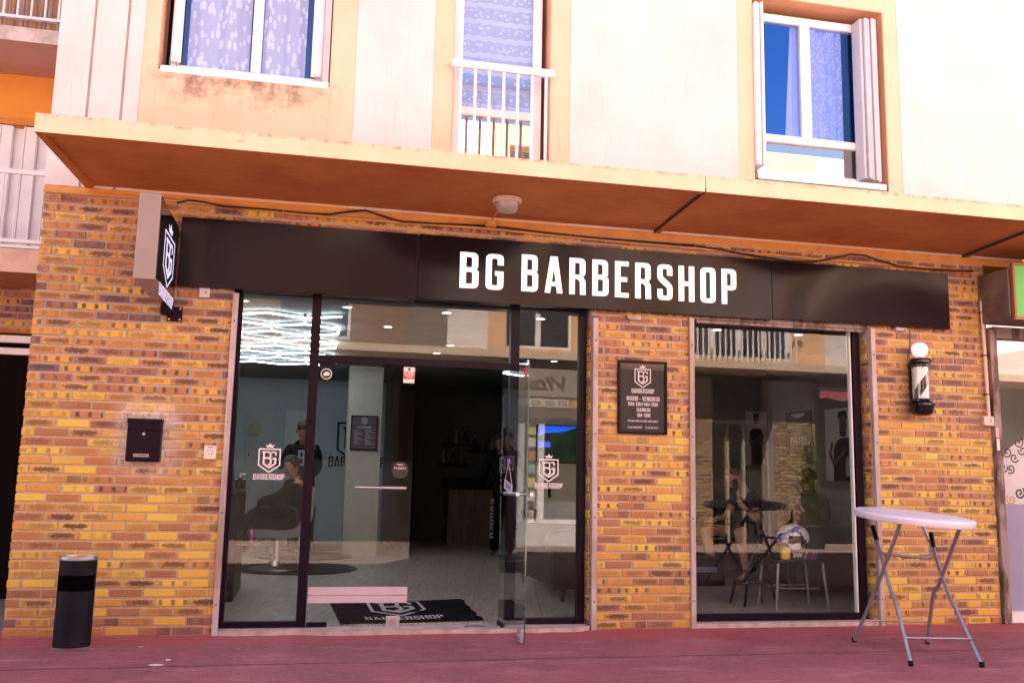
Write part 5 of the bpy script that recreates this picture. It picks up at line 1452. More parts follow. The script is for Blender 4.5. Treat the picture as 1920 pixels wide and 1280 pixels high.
barber_chair(-.42, 6.10, 'second barber chair standing deeper in the shop behind the first')

# television, radiator, steel bin, sofa
tv = thing('television', 'wall television showing blue lake scenery above the radiator', 'television', (3.4, 5.49, 1.37))
mb = MB(); mb.box(3.085, 4.0 - .01, 5.44, 5.498, 1.375, 1.905); mb.build('housing', BLACKGLOSS, tv, bevel=.004)
m, nt, b = nodes_of('tv_picture')
tc = nt.nodes.new('ShaderNodeTexCoord').outputs['Object']; sp = nt.nodes.new('ShaderNodeSeparateXYZ'); nt.links.new(tc, sp.inputs[0])
z_ = sp.outputs[2]; nn = noise(nt, 6, 5, .6, tc)
hill = mth(nt, 'ADD', .30, mth(nt, 'MULTIPLY', noise(nt, 2.2, 4, .5, tc), .26))
hill = mth(nt, 'ADD', hill, mth(nt, 'MULTIPLY', sp.outputs[0], .16))
isky = ramp(nt, mth(nt, 'SUBTRACT', z_, hill), 0, .015)
cskt = mixc(nt, ramp(nt, z_, .25, .5), (.02, .10, .34), (.0, .03, .26))
cc = mixc(nt, isky, mixc(nt, ramp(nt, nn, .4, .62), (.0, .002, .002), (.002, .008, .003)), cskt)
lake = mth(nt, 'MULTIPLY', mth(nt, 'MULTIPLY', mth(nt, 'LESS_THAN', z_, .30), mth(nt, 'GREATER_THAN', z_, .22)), mth(nt, 'LESS_THAN', sp.outputs[0], -.12))
cc = mixc(nt, lake, cc, (.01, .04, .26))
nt.links.new(cc, b.inputs['Emission Color']); b.inputs['Emission Strength'].default_value = .40; b.inputs['Base Color'].default_value = (.01, .01, .01, 1); b.inputs['Roughness'].default_value = .2
mb = MB(); mb.box(3.10, 3.975, 5.436, 5.4395, 1.395, 1.890); mb.build('screen', m, tv)
mb = MB(); mb.tube([(3.29, 5.47, .90), (3.27, 5.46, 1.38)], .022, 8); mb.build('cable_duct', BLACKPL, tv)
mb = MB()
for k in range(1): mb.box(3.05, 3.98, 5.40, 5.48, .24, .84)
rad = thing('radiator', 'white flat wall radiator behind the steel bin', 'radiator', (3.5, 5.45, .2))
mb.build('panel', WHITEPVC, rad, bevel=.01)
mb = MB(); mb.box(3.04, 3.99, 5.39, 5.49, .84, .86); mb.box(3.10, 3.14, 5.42, 5.46, FZ, .24); mb.build('top_grille', WHITEPVC, rad, bevel=.004)
sb = thing('steel_bin', 'tall brushed steel pedal bin between the open door and the sofa', 'bin', (2.92, 5.05, FZ))
mb = MB(); mb.lathe([(.0, 0), (.125, 0), (.125, .66), (.120, .70), (.0, .74)], (2.92, 5.05, FZ), 36); mb.build('body', CHROME, sb, smooth=True)
mb = MB(); mb.lathe([(.130, .0), (.130, .05), (.127, .05)], (2.92, 5.05, FZ), 36, cap=False); mb.build('base_band', BLACKPL, sb, smooth=True)
sf = thing('leather_sofa', 'black leather chesterfield sofa with rolled arm behind the narrow pane', 'sofa', (2.5, 1.7, FZ))
def sofa(root, x0, x1, y0, y1, arm=.16, top=.62, face=1):
    mb = MB(); mb.box(x0, x1, y0, y1, .16, .42); mb.build('base', LEATHER, root, bevel=.03)
    for ya, yb in ((y0, y0 + arm), (y1 - arm, y1)):
        mb = MB(); prof = [(x0, .16), (x1, .16), (x1, top + .04), (x0 + .12, top + .06), (x0 + .02, top + .06), (x0 - .05, top + .02), (x0 - .07, top - .06), (x0 - .04, top - .12), (x0, top - .14)]
        mb.prism(rnd_poly([(a, b2, .03) for a, b2 in prof]), frame((0, ya, 0)), -(yb - ya), 0); mb.build('arm', LEATHER, root, bevel=.02)
    mb = MB(); mb.box(x1 - .2, x1, y0 + arm, y1 - arm, .42, top + .12); mb.build('backrest', LEATHER, root, bevel=.05)
    for x in (x0 + .10, x1 - .08):
        for y in (y0 + .07, y1 - .07): mb = MB(); mb.lathe([(.015, 0), (.022, .02), (.035, .07), (.03, .125)], (x, y, FZ), 14); mb.build('leg', BLACKGLOSS, root, smooth=True)
sofa(sf, 2.24, 3.08, 1.22, 2.95)
mb = MB(); mb.lathe([(.0, 0), (.004, 0)], (0, 0, 0), 4)
mb = MB(); mb.box(2.09, 2.19, .17, .19, .03, .40)

# dark back of the shop: reception counter, shelves with bottles
rc = thing('reception_counter', 'dark counter with wooden front panel in the unlit back of the shop', 'counter', (2.65, 8.6, FZ))
mb = MB(); mb.box(2.26, 3.4, 8.35, 9.0, .95, 1.14); mb.build('top', BLACKPL, rc, bevel=.01)
mb = MB(); mb.box(2.30, 3.4, 8.40, 8.95, FZ, .95); mb.build('wood_front', M('wood_front', (.16, .085, .05), .5, c2=(.09, .045, .03), vs=3, stretch=(6, 1, .6)), rc)
BOT = [M('bottle_amber', (.16, .05, .02), .2), M('bottle_clear', (.25, .26, .25), .15), M('bottle_dark', (.03, .02, .02), .2)]
for si, (sx, sz, sy) in enumerate(((2.55, 1.72, 9.40), (2.50, 1.36, 9.40), (3.05, 1.62, 9.40))):
    mb = MB(); mb.box(sx - .25, sx + .25, sy - .15, 9.498, sz, sz + .03)
    mb.build('wall_shelf', BLACKPL, label=('upper', 'lower', 'right hand')[si] + ' dark wall shelf with bottles in the unlit back', cat='shelf', group='bottle shelves')
    for k in range(3):
        bx = sx - .16 + k * .16; hgt = .15 + .04 * ((k + si) % 3)
        t = thing('bottle', ('left', 'middle', 'right')[k] + ' bottle on the ' + ('upper', 'lower', 'right hand')[si] + ' dark wall shelf', 'bottle', (bx, sy - .05, sz + .03), 'bottles on the wall shelves')
        mb = MB(); mb.lathe([(.0, 0), (.030, 0), (.032, hgt * .6), (.012, hgt * .78), (.012, hgt), (.0, hgt)], (bx, sy - .05, sz + .03), 14); mb.build('glass_body', BOT[(k + si) % 3], t, smooth=True)
        mb = MB(); mb.lathe([(.014, hgt), (.014, hgt + .02), (.0, hgt + .02)], (bx, sy - .05, sz + .03), 10, cap=False); mb.build('cap', CHROME, t)

# seating corner
ss = thing('wall_sofa', 'long black leather sofa along back wall of the seating corner', 'sofa', (5.0, 3.4, FZ))
mb = MB(); mb.box(4.15, 5.84, 3.15, 3.95, .12, .46); mb.build('base', LEATHER, ss, bevel=.04)
mb = MB(); mb.box(4.15, 5.84, 3.70, 3.95, .46, .84); mb.build('backrest', LEATHER, ss, bevel=.05)
mb = MB(); mb.box(4.15, 4.33, 3.15, 3.70, .46, .66); mb.build('arm', LEATHER, ss, bevel=.04)
ac = thing('armchair', 'black leather armchair beside the helmet stool', 'armchair', (5.25, 1.95, FZ))
mb = MB(); mb.box(4.80, 5.66, 1.65, 2.35, .10, .46); mb.build('base', LEATHER, ac, bevel=.04)
mb = MB(); mb.box(4.80, 5.66, 1.48, 1.68, .10, .73); mb.build('backrest', LEATHER, ac, bevel=.06)
for x in (4.80, 5.50): mb = MB(); mb.box(x, x + .16, 1.68, 2.35, .46, .64); mb.build('arm', LEATHER, ac, bevel=.05)
bx_ = thing('equipment_case', 'low black case with blue and red stripe behind left edge of seating window', 'case', (4.3, 2.6, FZ))
mb = MB(); mb.box(3.95, 4.50, 2.45, 2.9, FZ, .34); mb.build('case_body', BLACKPL, bx_, bevel=.01)
mb = MB(); mb.box(4.10, 4.40, 2.443, 2.449, .19, .245); mb.cur = 1; mb.box(4.12, 4.38, 2.440, 2.4425, .205, .22); mb.build('stripe', [M('stripe_blue', (.05, .30, .62), .4), RED], bx_)

def splay_seat(root, x, y, z, w, d, hl, mat_, splay=.05):
    mb = MB(); mb.box(x - w / 2, x + w / 2, y - d / 2, y + d / 2, z - .025, z); mb.build('seat', BLACKGLOSS, root, bevel=.008)
    for sx in (-1, 1):
        for sy in (-1, 1):
            mb = MB(); mb.tube([(x + sx * (w / 2 - .03), y + sy * (d / 2 - .03), z - .02), (x + sx * (w / 2 - .03 + splay), y + sy * (d / 2 - .03 + splay * .6), FZ)], .013, 8); mb.build('leg', mat_, root, smooth=True)
st = thing('side_table', 'black side table with slender steel legs carrying the helmet and snacks', 'side table', (4.42, .85, FZ))
splay_seat(st, 4.42, .85, .475, .50, .36, .4, CHAIRSTEEL, .04)
mb = MB(); mb.tube([(4.22, .72, .22), (4.62, .72, .22)], .007, 8); mb.tube([(4.22, .98, .22), (4.62, .98, .22)], .007, 8); mb.build('stretcher', CHAIRSTEEL, st)
lc = thing('cross_back_chair', 'low black metal chair with crossed back left of the helmet table', 'chair', (4.08, 1.0, FZ))
splay_seat(lc, 4.10, 1.0, .27, .30, .30, .2, BLACKPL, .04)
mb = MB(); mb.tube([(3.96, .90, .26), (4.10, .90, .60), (4.16, .90, .90)], .016, 8); mb.tube([(4.24, .90, .26), (4.06, .90, .60), (3.95, .90, .90)], .016, 8)
mb.build('crossed_back', BLACKPL, lc, smooth=True)
mb = MB(); mb.tube([(3.92, .90, .90), (4.19, .90, .90)], .014, 8); mb.build('top_rail', BLACKPL, lc)
# helmet
he = thing('motorcycle_helmet', 'white and blue full face helmet with peak on the side table', 'helmet', (4.44, .86, .56))
HC = (4.44, .86, .665)
def hel(d):
    k = 1.
    if d.z < -.35: k = .90
    return k
mb = MB(); mb.ell(HC, (.155, .130, .128), 28, 18, hel)
keep = []
for f, mi in zip(mb.f, mb.m):
    c = [sum(mb.v[i][k] for i in f) / len(f) for k in range(3)]
    dx, dz = c[0] - HC[0], c[2] - HC[2]
    if c[1] < HC[1] - .04 and -.10 < dx < .05 and -.055 < dz < .03: continue
    keep.append(f)
mb.f = keep; mb.m = [0] * len(keep)
hs_ = mb.build('shell', M('helmet_white', (.78, .77, .86), .2, c2=(.06, .10, .55), vs=11, vlo=.55, vhi=.58, coat=.5), he, smooth=True)
mb = MB(); mb.ell((4.44, .87, .665), (.135, .105, .11), 20, 12); mb.build('lining', BLACKCLOTH, he, smooth=True)
mb = MB(); mb.prism([(-.17, .02), (-.02, .10), (.04, .11), (.03, .085), (-.10, .04), (-.20, -.01)], frame((4.43, .74, .665)), -.10, 0); mb.build('peak', M('helmet_blue', (.05, .12, .65), .25), he, bevel=.008)
mb = MB(); mb.prism([(-.115, -.045), (-.06, -.105), (.02, -.10), (.03, -.04), (-.03, -.055)], frame((4.43, .742, .665)), -.07, .0); mb.build('chin_guard', M('helmet_chin', (.74, .73, .80), .3), he, bevel=.008)
bg_ = MB(); bg_.prism(rnd_poly([(4.27, .476, .01), (4.35, .476, .01), (4.355, .578, .02), (4.275, .585, .02)]), frame((0, .80, 0)), 0, .05)
bg_.build('snack_bag', M('snack_yellow', (.80, .55, .05), .3, c2=(.75, .12, .05), vs=22, vlo=.5, vhi=.62, bump=1, bs=30), label='crumpled yellow and red snack bag left of the helmet', cat='snack bag', bevel=.01)
hb = thing('helmet_box', 'dark box with orange, red and blue stripes under the helmet', 'box', (4.48, .82, .476))
mb = MB(); mb.box(4.37, 4.64, .76, .95, .476, .545); mb.build('carton', M('carton_dark', (.06, .04, .05), .5), hb, bevel=.003)
mb = MB(); write(mb, 'SHARK', frame((0, .7595, 0)), 4.385, 4.475, .495, .53); 
mb.build('lettering', VINYL, hb)
mb = MB()
for k, (x, c_) in enumerate(((4.49, 0), (4.53, 1), (4.56, 2), (4.59, 1))):
    mb.cur = c_; mb.prism([(x, .477), (x + .018, .477), (x + .045, .544), (x + .027, .544)], frame((0, .7595, 0)), 0, .001)
mb.build('stripes', [M('stripe_orange', (.75, .25, .03), .4), M('stripe_deep_blue', (.03, .10, .55), .4), RED], hb)

# pictures in the seating corner
def poster_mat(name):
    return M(name, (.52, .46, .46), .6)
PW = poster_mat('poster_paper')
b1 = thing('boy_poster', 'narrow poster of a boy with crossed arms on back wall of seating corner', 'poster', (5.7, 3.99, 1.39))
mb = MB(); mb.box(5.535, 5.825, 3.985, 3.998, 1.39, 2.08); mb.build('sheet', PW, b1)
DK = M('poster_dark', (.035, .018, .02), .6); DK2 = M('poster_brown', (.13, .065, .05), .6)
fb = frame((5.535, 3.9845, 1.39), sc_=1.)
mb = MB(); mb.cur = 1
mb.prism([(.14 + .038 * math.cos(k * .524), .58 + .058 * math.sin(k * .524)) for k in range(12)], fb, 0, .001)
mb.cur = 0
mb.prism([(.105, .60), (.10, .63), (.115, .665), (.14, .675), (.168, .665), (.182, .63), (.176, .60), (.165, .625), (.14, .632), (.115, .625)], fb, .001, .002)
mb.prism(rnd_poly([(.05, .24, .02), (.24, .24, .02), (.235, .42, .03), (.20, .47, .02), (.085, .47, .02), (.045, .42, .03)]), fb, 0, .001)
mb.prism([(.065, .0), (.225, .0), (.225, .24), (.065, .24)], fb, 0, .0012)
mb.cur = 1
ribbon(mb, [(.055, .40), (.06, .28), (.18, .34), (.215, .36)], .030, fb, .0014, .002)
ribbon(mb, [(.232, .40), (.225, .28), (.11, .32)], .030, fb, .0021, .0028)
mb.build('figure_print', [DK, DK2], b1)
fr_r = lambda y0, z0: frame((5.858, y0, z0), (0, -1, 0))
b2 = thing('man_poster', 'tall poster of a bearded man in a dark vest on right wall of seating corner', 'poster', (5.855, 2.3, 1.05))
mb = MB(); ff = frame((5.858, 2.62, 1.20), (0, -1, 0)); mb.prism([(0, 0), (.60, 0), (.60, .82), (0, .82)], ff, 0, .004); mb.build('sheet', PW, b2)
mb = MB(); fg = lambda a, b_, d=0: ff(a, b_, .0045 + d)
mb.cur = 1; mb.prism(rnd_poly([(.30, .52, .04), (.42, .50, .04), (.45, .62, .04), (.43, .72, .03), (.31, .73, .03)]), fg, 0, .001)
mb.cur = 0; mb.prism(rnd_poly([(.27, .68, .02), (.28, .78, .04), (.44, .79, .04), (.47, .70, .02), (.43, .69), (.42, .73), (.31, .72)]), fg, .001, .002)
mb.prism(rnd_poly([(.31, .50, .03), (.43, .49, .03), (.44, .56, .02), (.37, .545), (.31, .57, .02)]), fg, .0021, .003)
mb.prism(rnd_poly([(.16, .0), (.58, .0), (.58, .36, .04), (.50, .48, .04), (.30, .48, .04), (.18, .40, .05)]), fg, 0, .001)
mb.cur = 1; ribbon(mb, [(.15, .44), (.10, .30), (.17, .20), (.34, .30), (.42, .36)], .05, fg, .0014, .002)
mb.cur = 2; mb.prism(rnd_poly([(.40, .05, .05), (.56, .05, .05), (.56, .26, .05), (.42, .28, .05)]), fg, .0022, .003)
mb.build('figure_print', [DK, DK2, M('poster_grey', (.30, .28, .29), .6)], b2)
b3 = thing('jersey_picture', 'framed dark jersey picture on right wall of seating corner', 'framed picture', (5.855, 3.2, 1.45))
ff3 = frame((5.858, 3.50, 1.40), (0, -1, 0))
mb = MB(); mb.prism([(0, 0), (.60, 0), (.60, .64), (0, .64)], ff3, 0, .02); mb.build('frame', DK, b3)
mb = MB(); fg3 = lambda a, b_, d=0: ff3(a, b_, .0205 + d)
mb.cur = 0; mb.prism([(.03, .03), (.57, .03), (.57, .61), (.46, .56), (.30, .53), (.14, .56), (.03, .61)], fg3, 0, .001)
mb.cur = 1; mb.prism([(.14, .585), (.30, .555), (.46, .585), (.46, .61), (.14, .61)], fg3, .0, .001); mb.prism([(.03, .47), (.57, .47), (.57, .485), (.03, .485)], fg3, .0011, .002)
for k in range(6): mb.prism([(.10 + k * .07, .22), (.14 + k * .07, .22), (.14 + k * .07, .34), (.10 + k * .07, .34)], fg3, .0011, .002)
mb.build('jersey_print', [M('jersey_dark', (.06, .04, .055), .7), PW], b3)

# ================================================================ people
def skinned(name, V, E, Rr, mat_, parent, root=0, sub=2):
    me = bpy.data.meshes.new(name)
    base = ORI[parent.name] if parent is not None else Vector((0, 0, 0))
    me.from_pydata([tuple(Vector(v) - base) for v in V], E, [])
    me.materials.append(mat_)
    o = bpy.data.objects.new(name, me)
    put(o, parent)
    md = o.modifiers.new('skin', 'SKIN'); md.use_smooth_shade = True; md.branch_smoothing = .6
    lay = me.skin_vertices[0] if me.skin_vertices else None
    if lay is None:
        import bmesh
        bm = bmesh.new(); bm.from_mesh(me); bm.verts.layers.skin.verify(); bm.to_mesh(me); bm.free(); lay = me.skin_vertices[0]
    for i, r in enumerate(Rr):
        lay.data[i].radius = (r, r) if not isinstance(r, tuple) else r
        lay.data[i].use_root = (i == root)
    sb_ = o.modifiers.new('subsurf', 'SUBSURF'); sb_.levels = sub; sb_.render_levels = sub
    return o

def person(lab, J, skin, clothes, hair, face=(-1, 0, 0), group=None, hands=None, shoes=None):
    """J: joint name -> point. clothes: list of (name, material, [(joint, radius)...chains])"""
    J = {k: Vector(v) for k, v in J.items()}
    feet_z = min(J['toeL'].z, J['toeR'].z) - .03
    t = thing('person', lab, 'person', (J['pelvis'].x, J['pelvis'].y, feet_z), group)
    F = Vector(face).normalized()
    V, E, Rr, idx = [], [], [], {}
    F = (F - (J['head'] - J['neck']).normalized() * F.dot((J['head'] - J['neck']).normalized())).normalized()
    def vtx(n, p, r):
        idx[n] = len(V); V.append(Vector(p)); Rr.append(r)
    def lk(a, b_): E.append((idx[a], idx[b_]))
    vtx('pelvis', J['pelvis'], .125); vtx('spine', J['spine'], .115); vtx('chest', J['chest'], .135); vtx('neck', J['neck'], .052)
    h = J['head']; up = (h - J['neck']).normalized()
    vtx('jaw', h - up * .055 + F * .022, .078); vtx('skull', h + up * .045 - F * .005, .108); vtx('crown', h + up * .100 - F * .01, .075)
    for a, b_ in (('pelvis', 'spine'), ('spine', 'chest'), ('chest', 'neck'), ('neck', 'jaw'), ('jaw', 'skull'), ('skull', 'crown')): lk(a, b_)
    vtx('nose', h + F * .118 - up * .005, .014); lk('jaw', 'nose')
    for s in 'LR':
        vtx('sh' + s, J['sh' + s], .058); vtx('el' + s, J['el' + s], .040); vtx('wr' + s, J['wr' + s], .027)
        lk('chest', 'sh' + s); lk('sh' + s, 'el' + s); lk('el' + s, 'wr' + s)
        hd = (J['hd' + s] - J['wr' + s]); L = hd.normalized(); side = L.cross(F if abs(L.dot(F)) < .9 else Vector((0, 0, 1))).normalized()
        vtx('pa' + s, J['wr' + s] + L * .075, .033); lk('wr' + s, 'pa' + s)
        nrm = L.cross(side).normalized()
        for k in range(4):
            o_ = side * (.027 - k * .018); ln = (.068, .078, .072, .055)[k]
            vtx('f%d%s' % (k, s), J['wr' + s] + L * .105 + o_, .010); vtx('g%d%s' % (k, s), J['wr' + s] + L * (.105 + ln * .5) + o_ * 1.1 + nrm * .008, .009); vtx('h%d%s' % (k, s), J['wr' + s] + L * (.105 + ln * .85) + o_ * 1.05 + nrm * .028, .007)
            lk('pa' + s, 'f%d%s' % (k, s)); lk('f%d%s' % (k, s), 'g%d%s' % (k, s)); lk('g%d%s' % (k, s), 'h%d%s' % (k, s))
        vtx('t1' + s, J['wr' + s] + L * .06 + side * .040, .012); vtx('t2' + s, J['wr' + s] + L * .098 + side * .055 + nrm * .012, .009)
        lk('pa' + s, 't1' + s); lk('t1' + s, 't2' + s)
        vtx('hip' + s, J['hip' + s], .092); vtx('kn' + s, J['kn' + s], .058); vtx('an' + s, J['an' + s], .037); vtx('toe' + s, J['toe' + s], .026)
        m_ = (J['kn' + s] * .62 + J['an' + s] * .38); vtx('calf' + s, m_ - F * .012, .056)
        lk('pelvis', 'hip' + s); lk('hip' + s, 'kn' + s); lk('kn' + s, 'calf' + s); lk('calf' + s, 'an' + s); lk('an' + s, 'toe' + s)
    body = skinned('body', V, E, Rr, skin, t)
    J['hem'] = J['pelvis'] + (J['pelvis'] - J['spine']).normalized() * .10
    J['upper'] = J['chest'].lerp(J['neck'], .55)
    J['waist'] = J['pelvis'].lerp(J['spine'], .45)
    for nm, mt, chains in clothes:
        CV, CE, CR, ci = [], [], [], {}
        for ch in chains:
            prev = None
            for jn, r in ch:
                if jn not in ci:
                    p = J[jn] if isinstance(jn, str) and jn in J else Vector(jn)
                    ci[jn] = len(CV); CV.append(p); CR.append(r)
                if prev is not None and (prev, ci[jn]) not in CE: CE.append((prev, ci[jn]))
                prev = ci[jn]
        skinned(nm, CV, CE, CR, mt, t)
    if hair:
        mt, kind = hair
        mb = MB()
        side = up.cross(F).normalized()
        def hp(d):
            return 1 + .05 * math.sin(d.x * 17 + d.y * 11) * math.cos(d.z * 13)
        tmp = MB(); tmp.ell((0, 0, 0), (.101, .089, .100), 20, 14, hp)
        vs = []
        for v_ in tmp.v:
            vs.append(tuple(h + up * (.042 + v_[2]) + F * (v_[0] - .012) + side * v_[1]))
        ff_ = []
        for f in tmp.f:
            c = [sum(tmp.v[i][k] for i in f) / len(f) for k in range(3)]
            if c[2] > .030 + max(0, c[0]) * .75 or (c[0] < -.005 and c[2] > (-.06 if kind else -.02)): ff_.append(f)
        mb.v = vs; mb.f = ff_; mb.m = [0] * len(ff_)
        hr = mb.build('hair', mt, t, smooth=True)
        sd = hr.modifiers.new('thick', 'SOLIDIFY'); sd.thickness = .008
    side = up.cross(F).normalized()
    mb = MB()
    for s in (-1, 1): mb.ell(tuple(h + F * .092 + up * .022 + side * s * .032), (.011, .011, .008), 8, 6)
    mb.build('eye', BLK, t, smooth=True)
    mb = MB()
    for s in (-1, 1): mb.ell(tuple(h - F * .005 + side * s * .092 + up * .0), (.014, .014, .030), 8, 6)
    mb.build('ear', skin, t, smooth=True)
    return t, J

# client lying back under a black cape
cj = dict(pelvis=(-.20, 4.18, .62), spine=(-.14, 4.18, .80), chest=(-.12, 4.17, .99), neck=(-.14, 4.16, 1.12), head=(-.20, 4.15, 1.235),
          shL=(-.12, 3.98, 1.04), shR=(-.12, 4.36, 1.04), elL=(-.28, 3.95, .80), elR=(-.28, 4.40, .80), wrL=(-.46, 4.06, .76), wrR=(-.46, 4.30, .76), hdL=(-.56, 4.10, .74), hdR=(-.56, 4.26, .74),
          hipL=(-.24, 4.10, .60), hipR=(-.24, 4.28, .60), knL=(-.62, 4.08, .62), knR=(-.62, 4.30, .62), anL=(-.78, 4.10, .24), anR=(-.78, 4.28, .24), toeL=(-.90, 4.10, .21), toeR=(-.90, 4.28, .21))
person('seated dark haired client wrapped in black cape in the barber chair, facing left', cj, M('skin_tan', (.38, .17, .09), .5),
       [('cape', BLACKCLOTH, [[('neck', .085), ('upper', .17), ('chest', .23), ('spine', .25), ('pelvis', .26), ('hem', .24)], [('pelvis', .26), ('knL', .17), ('anL', .09)], [('pelvis', .26), ('knR', .17), ('anR', .12)], [('chest', .23), ('shL', .13), ('elL', .16), ('wrL', .15), ('hdL', .13)], [('chest', .23), ('shR', .13), ('elR', .16), ('wrR', .15), ('hdR', .13)]])],
       (HAIR, 1))
# barber standing with white letters on the back
bj = dict(pelvis=(-0.080, 5.45, .98), spine=(-0.080, 5.45, 1.18), chest=(-0.080, 5.45, 1.40), neck=(-0.090, 5.44, 1.60), head=(-0.100, 5.44, 1.72),
          shL=(0.090, 5.42, 1.50), shR=(-0.270, 5.46, 1.50), elL=(0.110, 5.50, 1.22), elR=(-0.350, 5.40, 1.24), wrL=(-0.010, 5.58, 1.08), wrR=(-0.470, 5.36, 1.30), hdL=(-0.090, 5.66, 1.10), hdR=(-0.550, 5.36, 1.36),
          hipL=(0.010, 5.45, .93), hipR=(-0.170, 5.45, .93), knL=(0.020, 5.43, .50), knR=(-0.170, 5.43, .50), anL=(0.030, 5.45, .12), anR=(-0.170, 5.45, .12), toeL=(0.030, 5.60, .07), toeR=(-0.200, 5.60, .07))
t_, _ = person('barber standing in black clothes with white letters on the back behind the door frame', bj, M('skin_barber', (.24, .11, .07), .5),
       [('tunic', BLACKCLOTH, [[('neck', .075), ('upper', .12), ('chest', .19), ('spine', .175), ('pelvis', .185), ('hem', .18)], [('chest', .19), ('shL', .09), ('elL', .065), ('wrL', .045)], [('chest', .19), ('shR', .09), ('elR', .065), ('wrR', .045)]]),
        ('trousers', BLACKCLOTH, [[('waist', .15), ('pelvis', .165), ('hipL', .12), ('knL', .085), ('anL', .07)], [('pelvis', .165), ('hipR', .115), ('knR', .085), ('anR', .07)]]),
        ('shoes', M('shoe_grey', (.20, .19, .20), .6), [[('anL', .055), ('toeL', .050)]])],
       (HAIR, 0), face=(-.3, 1, 0))
mb = MB(); fl = frame((0, 5.255, 0)); write(mb, 'BG', fl, -.155, .045, 1.26, 1.46, .002); mb.build('back_lettering', M('cloth_print', (.26, .24, .28), .7), t_)
# man bending over the dark counter
dj = dict(pelvis=(2.760, 6.0, .96), spine=(2.740, 6.02, 1.15), chest=(2.720, 6.08, 1.36), neck=(2.720, 6.16, 1.54), head=(2.720, 6.22, 1.66),
          shL=(2.900, 6.06, 1.46), shR=(2.540, 6.06, 1.46), elL=(2.980, 6.14, 1.18), elR=(2.460, 6.16, 1.18), wrL=(2.880, 6.34, 1.10), wrR=(2.540, 6.36, 1.10), hdL=(2.840, 6.42, 1.08), hdR=(2.580, 6.44, 1.08),
          hipL=(2.860, 6.0, .92), hipR=(2.660, 6.0, .92), knL=(2.880, 5.98, .50), knR=(2.640, 5.96, .50), anL=(2.900, 6.0, .12), anR=(2.620, 6.0, .12), toeL=(2.920, 6.14, .07), toeR=(2.610, 6.14, .07))
t_, _ = person('man in black tracksuit with white letters, seen from behind beside the open door', dj, M('skin_helper', (.14, .06, .04), .5),
       [('jacket', BLACKCLOTH, [[('neck', .075), ('upper', .12), ('chest', .20), ('spine', .185), ('pelvis', .195), ('hem', .19)], [('chest', .20), ('shL', .09), ('elL', .07), ('wrL', .05)], [('chest', .20), ('shR', .09), ('elR', .07), ('wrR', .05)]]),
        ('trousers', BLACKCLOTH, [[('waist', .15), ('pelvis', .17), ('hipL', .12), ('knL', .09), ('anL', .07)], [('pelvis', .16), ('hipR', .12), ('knR', .09), ('anR', .07)]])],
       (HAIR, 0), face=(0, 1, 0))
mb = MB(); fl = frame((0, 5.845, 0)); write(mb, 'BG', fl, 2.64, 2.84, 1.22, 1.44, .002); mb.build('back_lettering', MATS['cloth_print'], t_); mb = MB()
write(mb, 'BARBER', lambda a, b_, d=0: (2.575 - b_ * .4, 5.855 + d, .86 - a * .5), 0, 1.1, .0, .13, .002)
mb.build('leg_lettering', MATS['cloth_print'], t_)
# man on the phone
mj = dict(pelvis=(5.10, 3.05, .60), spine=(5.10, 2.98, .80), chest=(5.00, 2.92, 1.00), neck=(4.90, 2.88, 1.12), head=(4.81, 2.86, 1.205),
          shL=(4.97, 2.72, 1.02), shR=(4.97, 3.08, 1.02), elL=(4.95, 2.56, .73), elR=(4.82, 3.10, .76), wrL=(4.77, 2.62, .93), wrR=(4.62, 2.94, .74), hdL=(4.765, 2.70, 1.08), hdR=(4.50, 2.88, .70),
          hipL=(5.02, 2.94, .56), hipR=(5.02, 3.12, .56), knL=(4.72, 2.58, .62), knR=(4.46, 2.92, .64), anL=(4.86, 2.66, .15), anR=(4.58, 2.92, .15), toeL=(4.71, 2.60, .075), toeR=(4.42, 2.88, .075))
SK = M('skin_pale', (.62, .34, .25), .5)
t_, _ = person('man in dark t-shirt sitting in the seating corner holding a phone to his ear', mj, SK,
       [('t_shirt', M('tee_dark', (.012, .009, .022), .8), [[('neck', .07), ('upper', .11), ('chest', .17), ('spine', .16), ('pelvis', .165), ('hem', .15)], [('chest', .16), ('shL', .085), ((4.955, 2.62, .85), .068)], [('chest', .16), ('shR', .085), ((4.88, 3.09, .88), .068)]]),
        ('shorts', M('shorts_dark', (.02, .015, .025), .8), [[('waist', .14), ('pelvis', .16), ('hipL', .115), ((4.86, 2.74, .60), .10)], [('pelvis', .15), ('hipR', .115), ((4.74, 3.02, .60), .10)]]),
        ('socks', BLACKCLOTH, [[('anL', .046), ((4.84, 2.65, .24), .048)], [('anR', .046), ((4.565, 2.92, .24), .048)]]),
        ('shoes', M('trainer_grey', (.28, .20, .20), .6), [[((4.905, 2.685, .085), .050), ((4.83, 2.655, .08), .052), ('toeL', .046), ((4.66, 2.575, .07), .036)], [((4.62, 2.93, .085), .050), ((4.54, 2.91, .08), .052), ('toeR', .046), ((4.37, 2.86, .07), .036)]])],
       (M('hair_short', (.20, .11, .08), .8), 0), face=(-1, -.25, -.25))
mb = MB()
for k in range(3): mb.box(4.775 + k * .026, 4.787 + k * .026, 2.592 + k * .008, 2.602 + k * .008, .065, .12)
mb.build('shoe_stripes', VINYL, t_)
mb = MB(); mb.ell((4.765, 2.63, .95), (.034, .034, .012), 14, 6); mb.build('watch', M('watch_white', (.7, .68, .7), .3), t_, smooth=True)
mb = MB(); mb.prism(rnd_poly([(-.035, -.07, .008), (.035, -.07, .008), (.035, .07, .008), (-.035, .07, .008)]), frame((4.775, 2.745, 1.13), (1, .2, .25), (-.2, 0, 1)), 0, .009)
mb.build('mobile_phone', BLACKGLOSS, label='dark mobile phone held by the seated man', cat='phone')
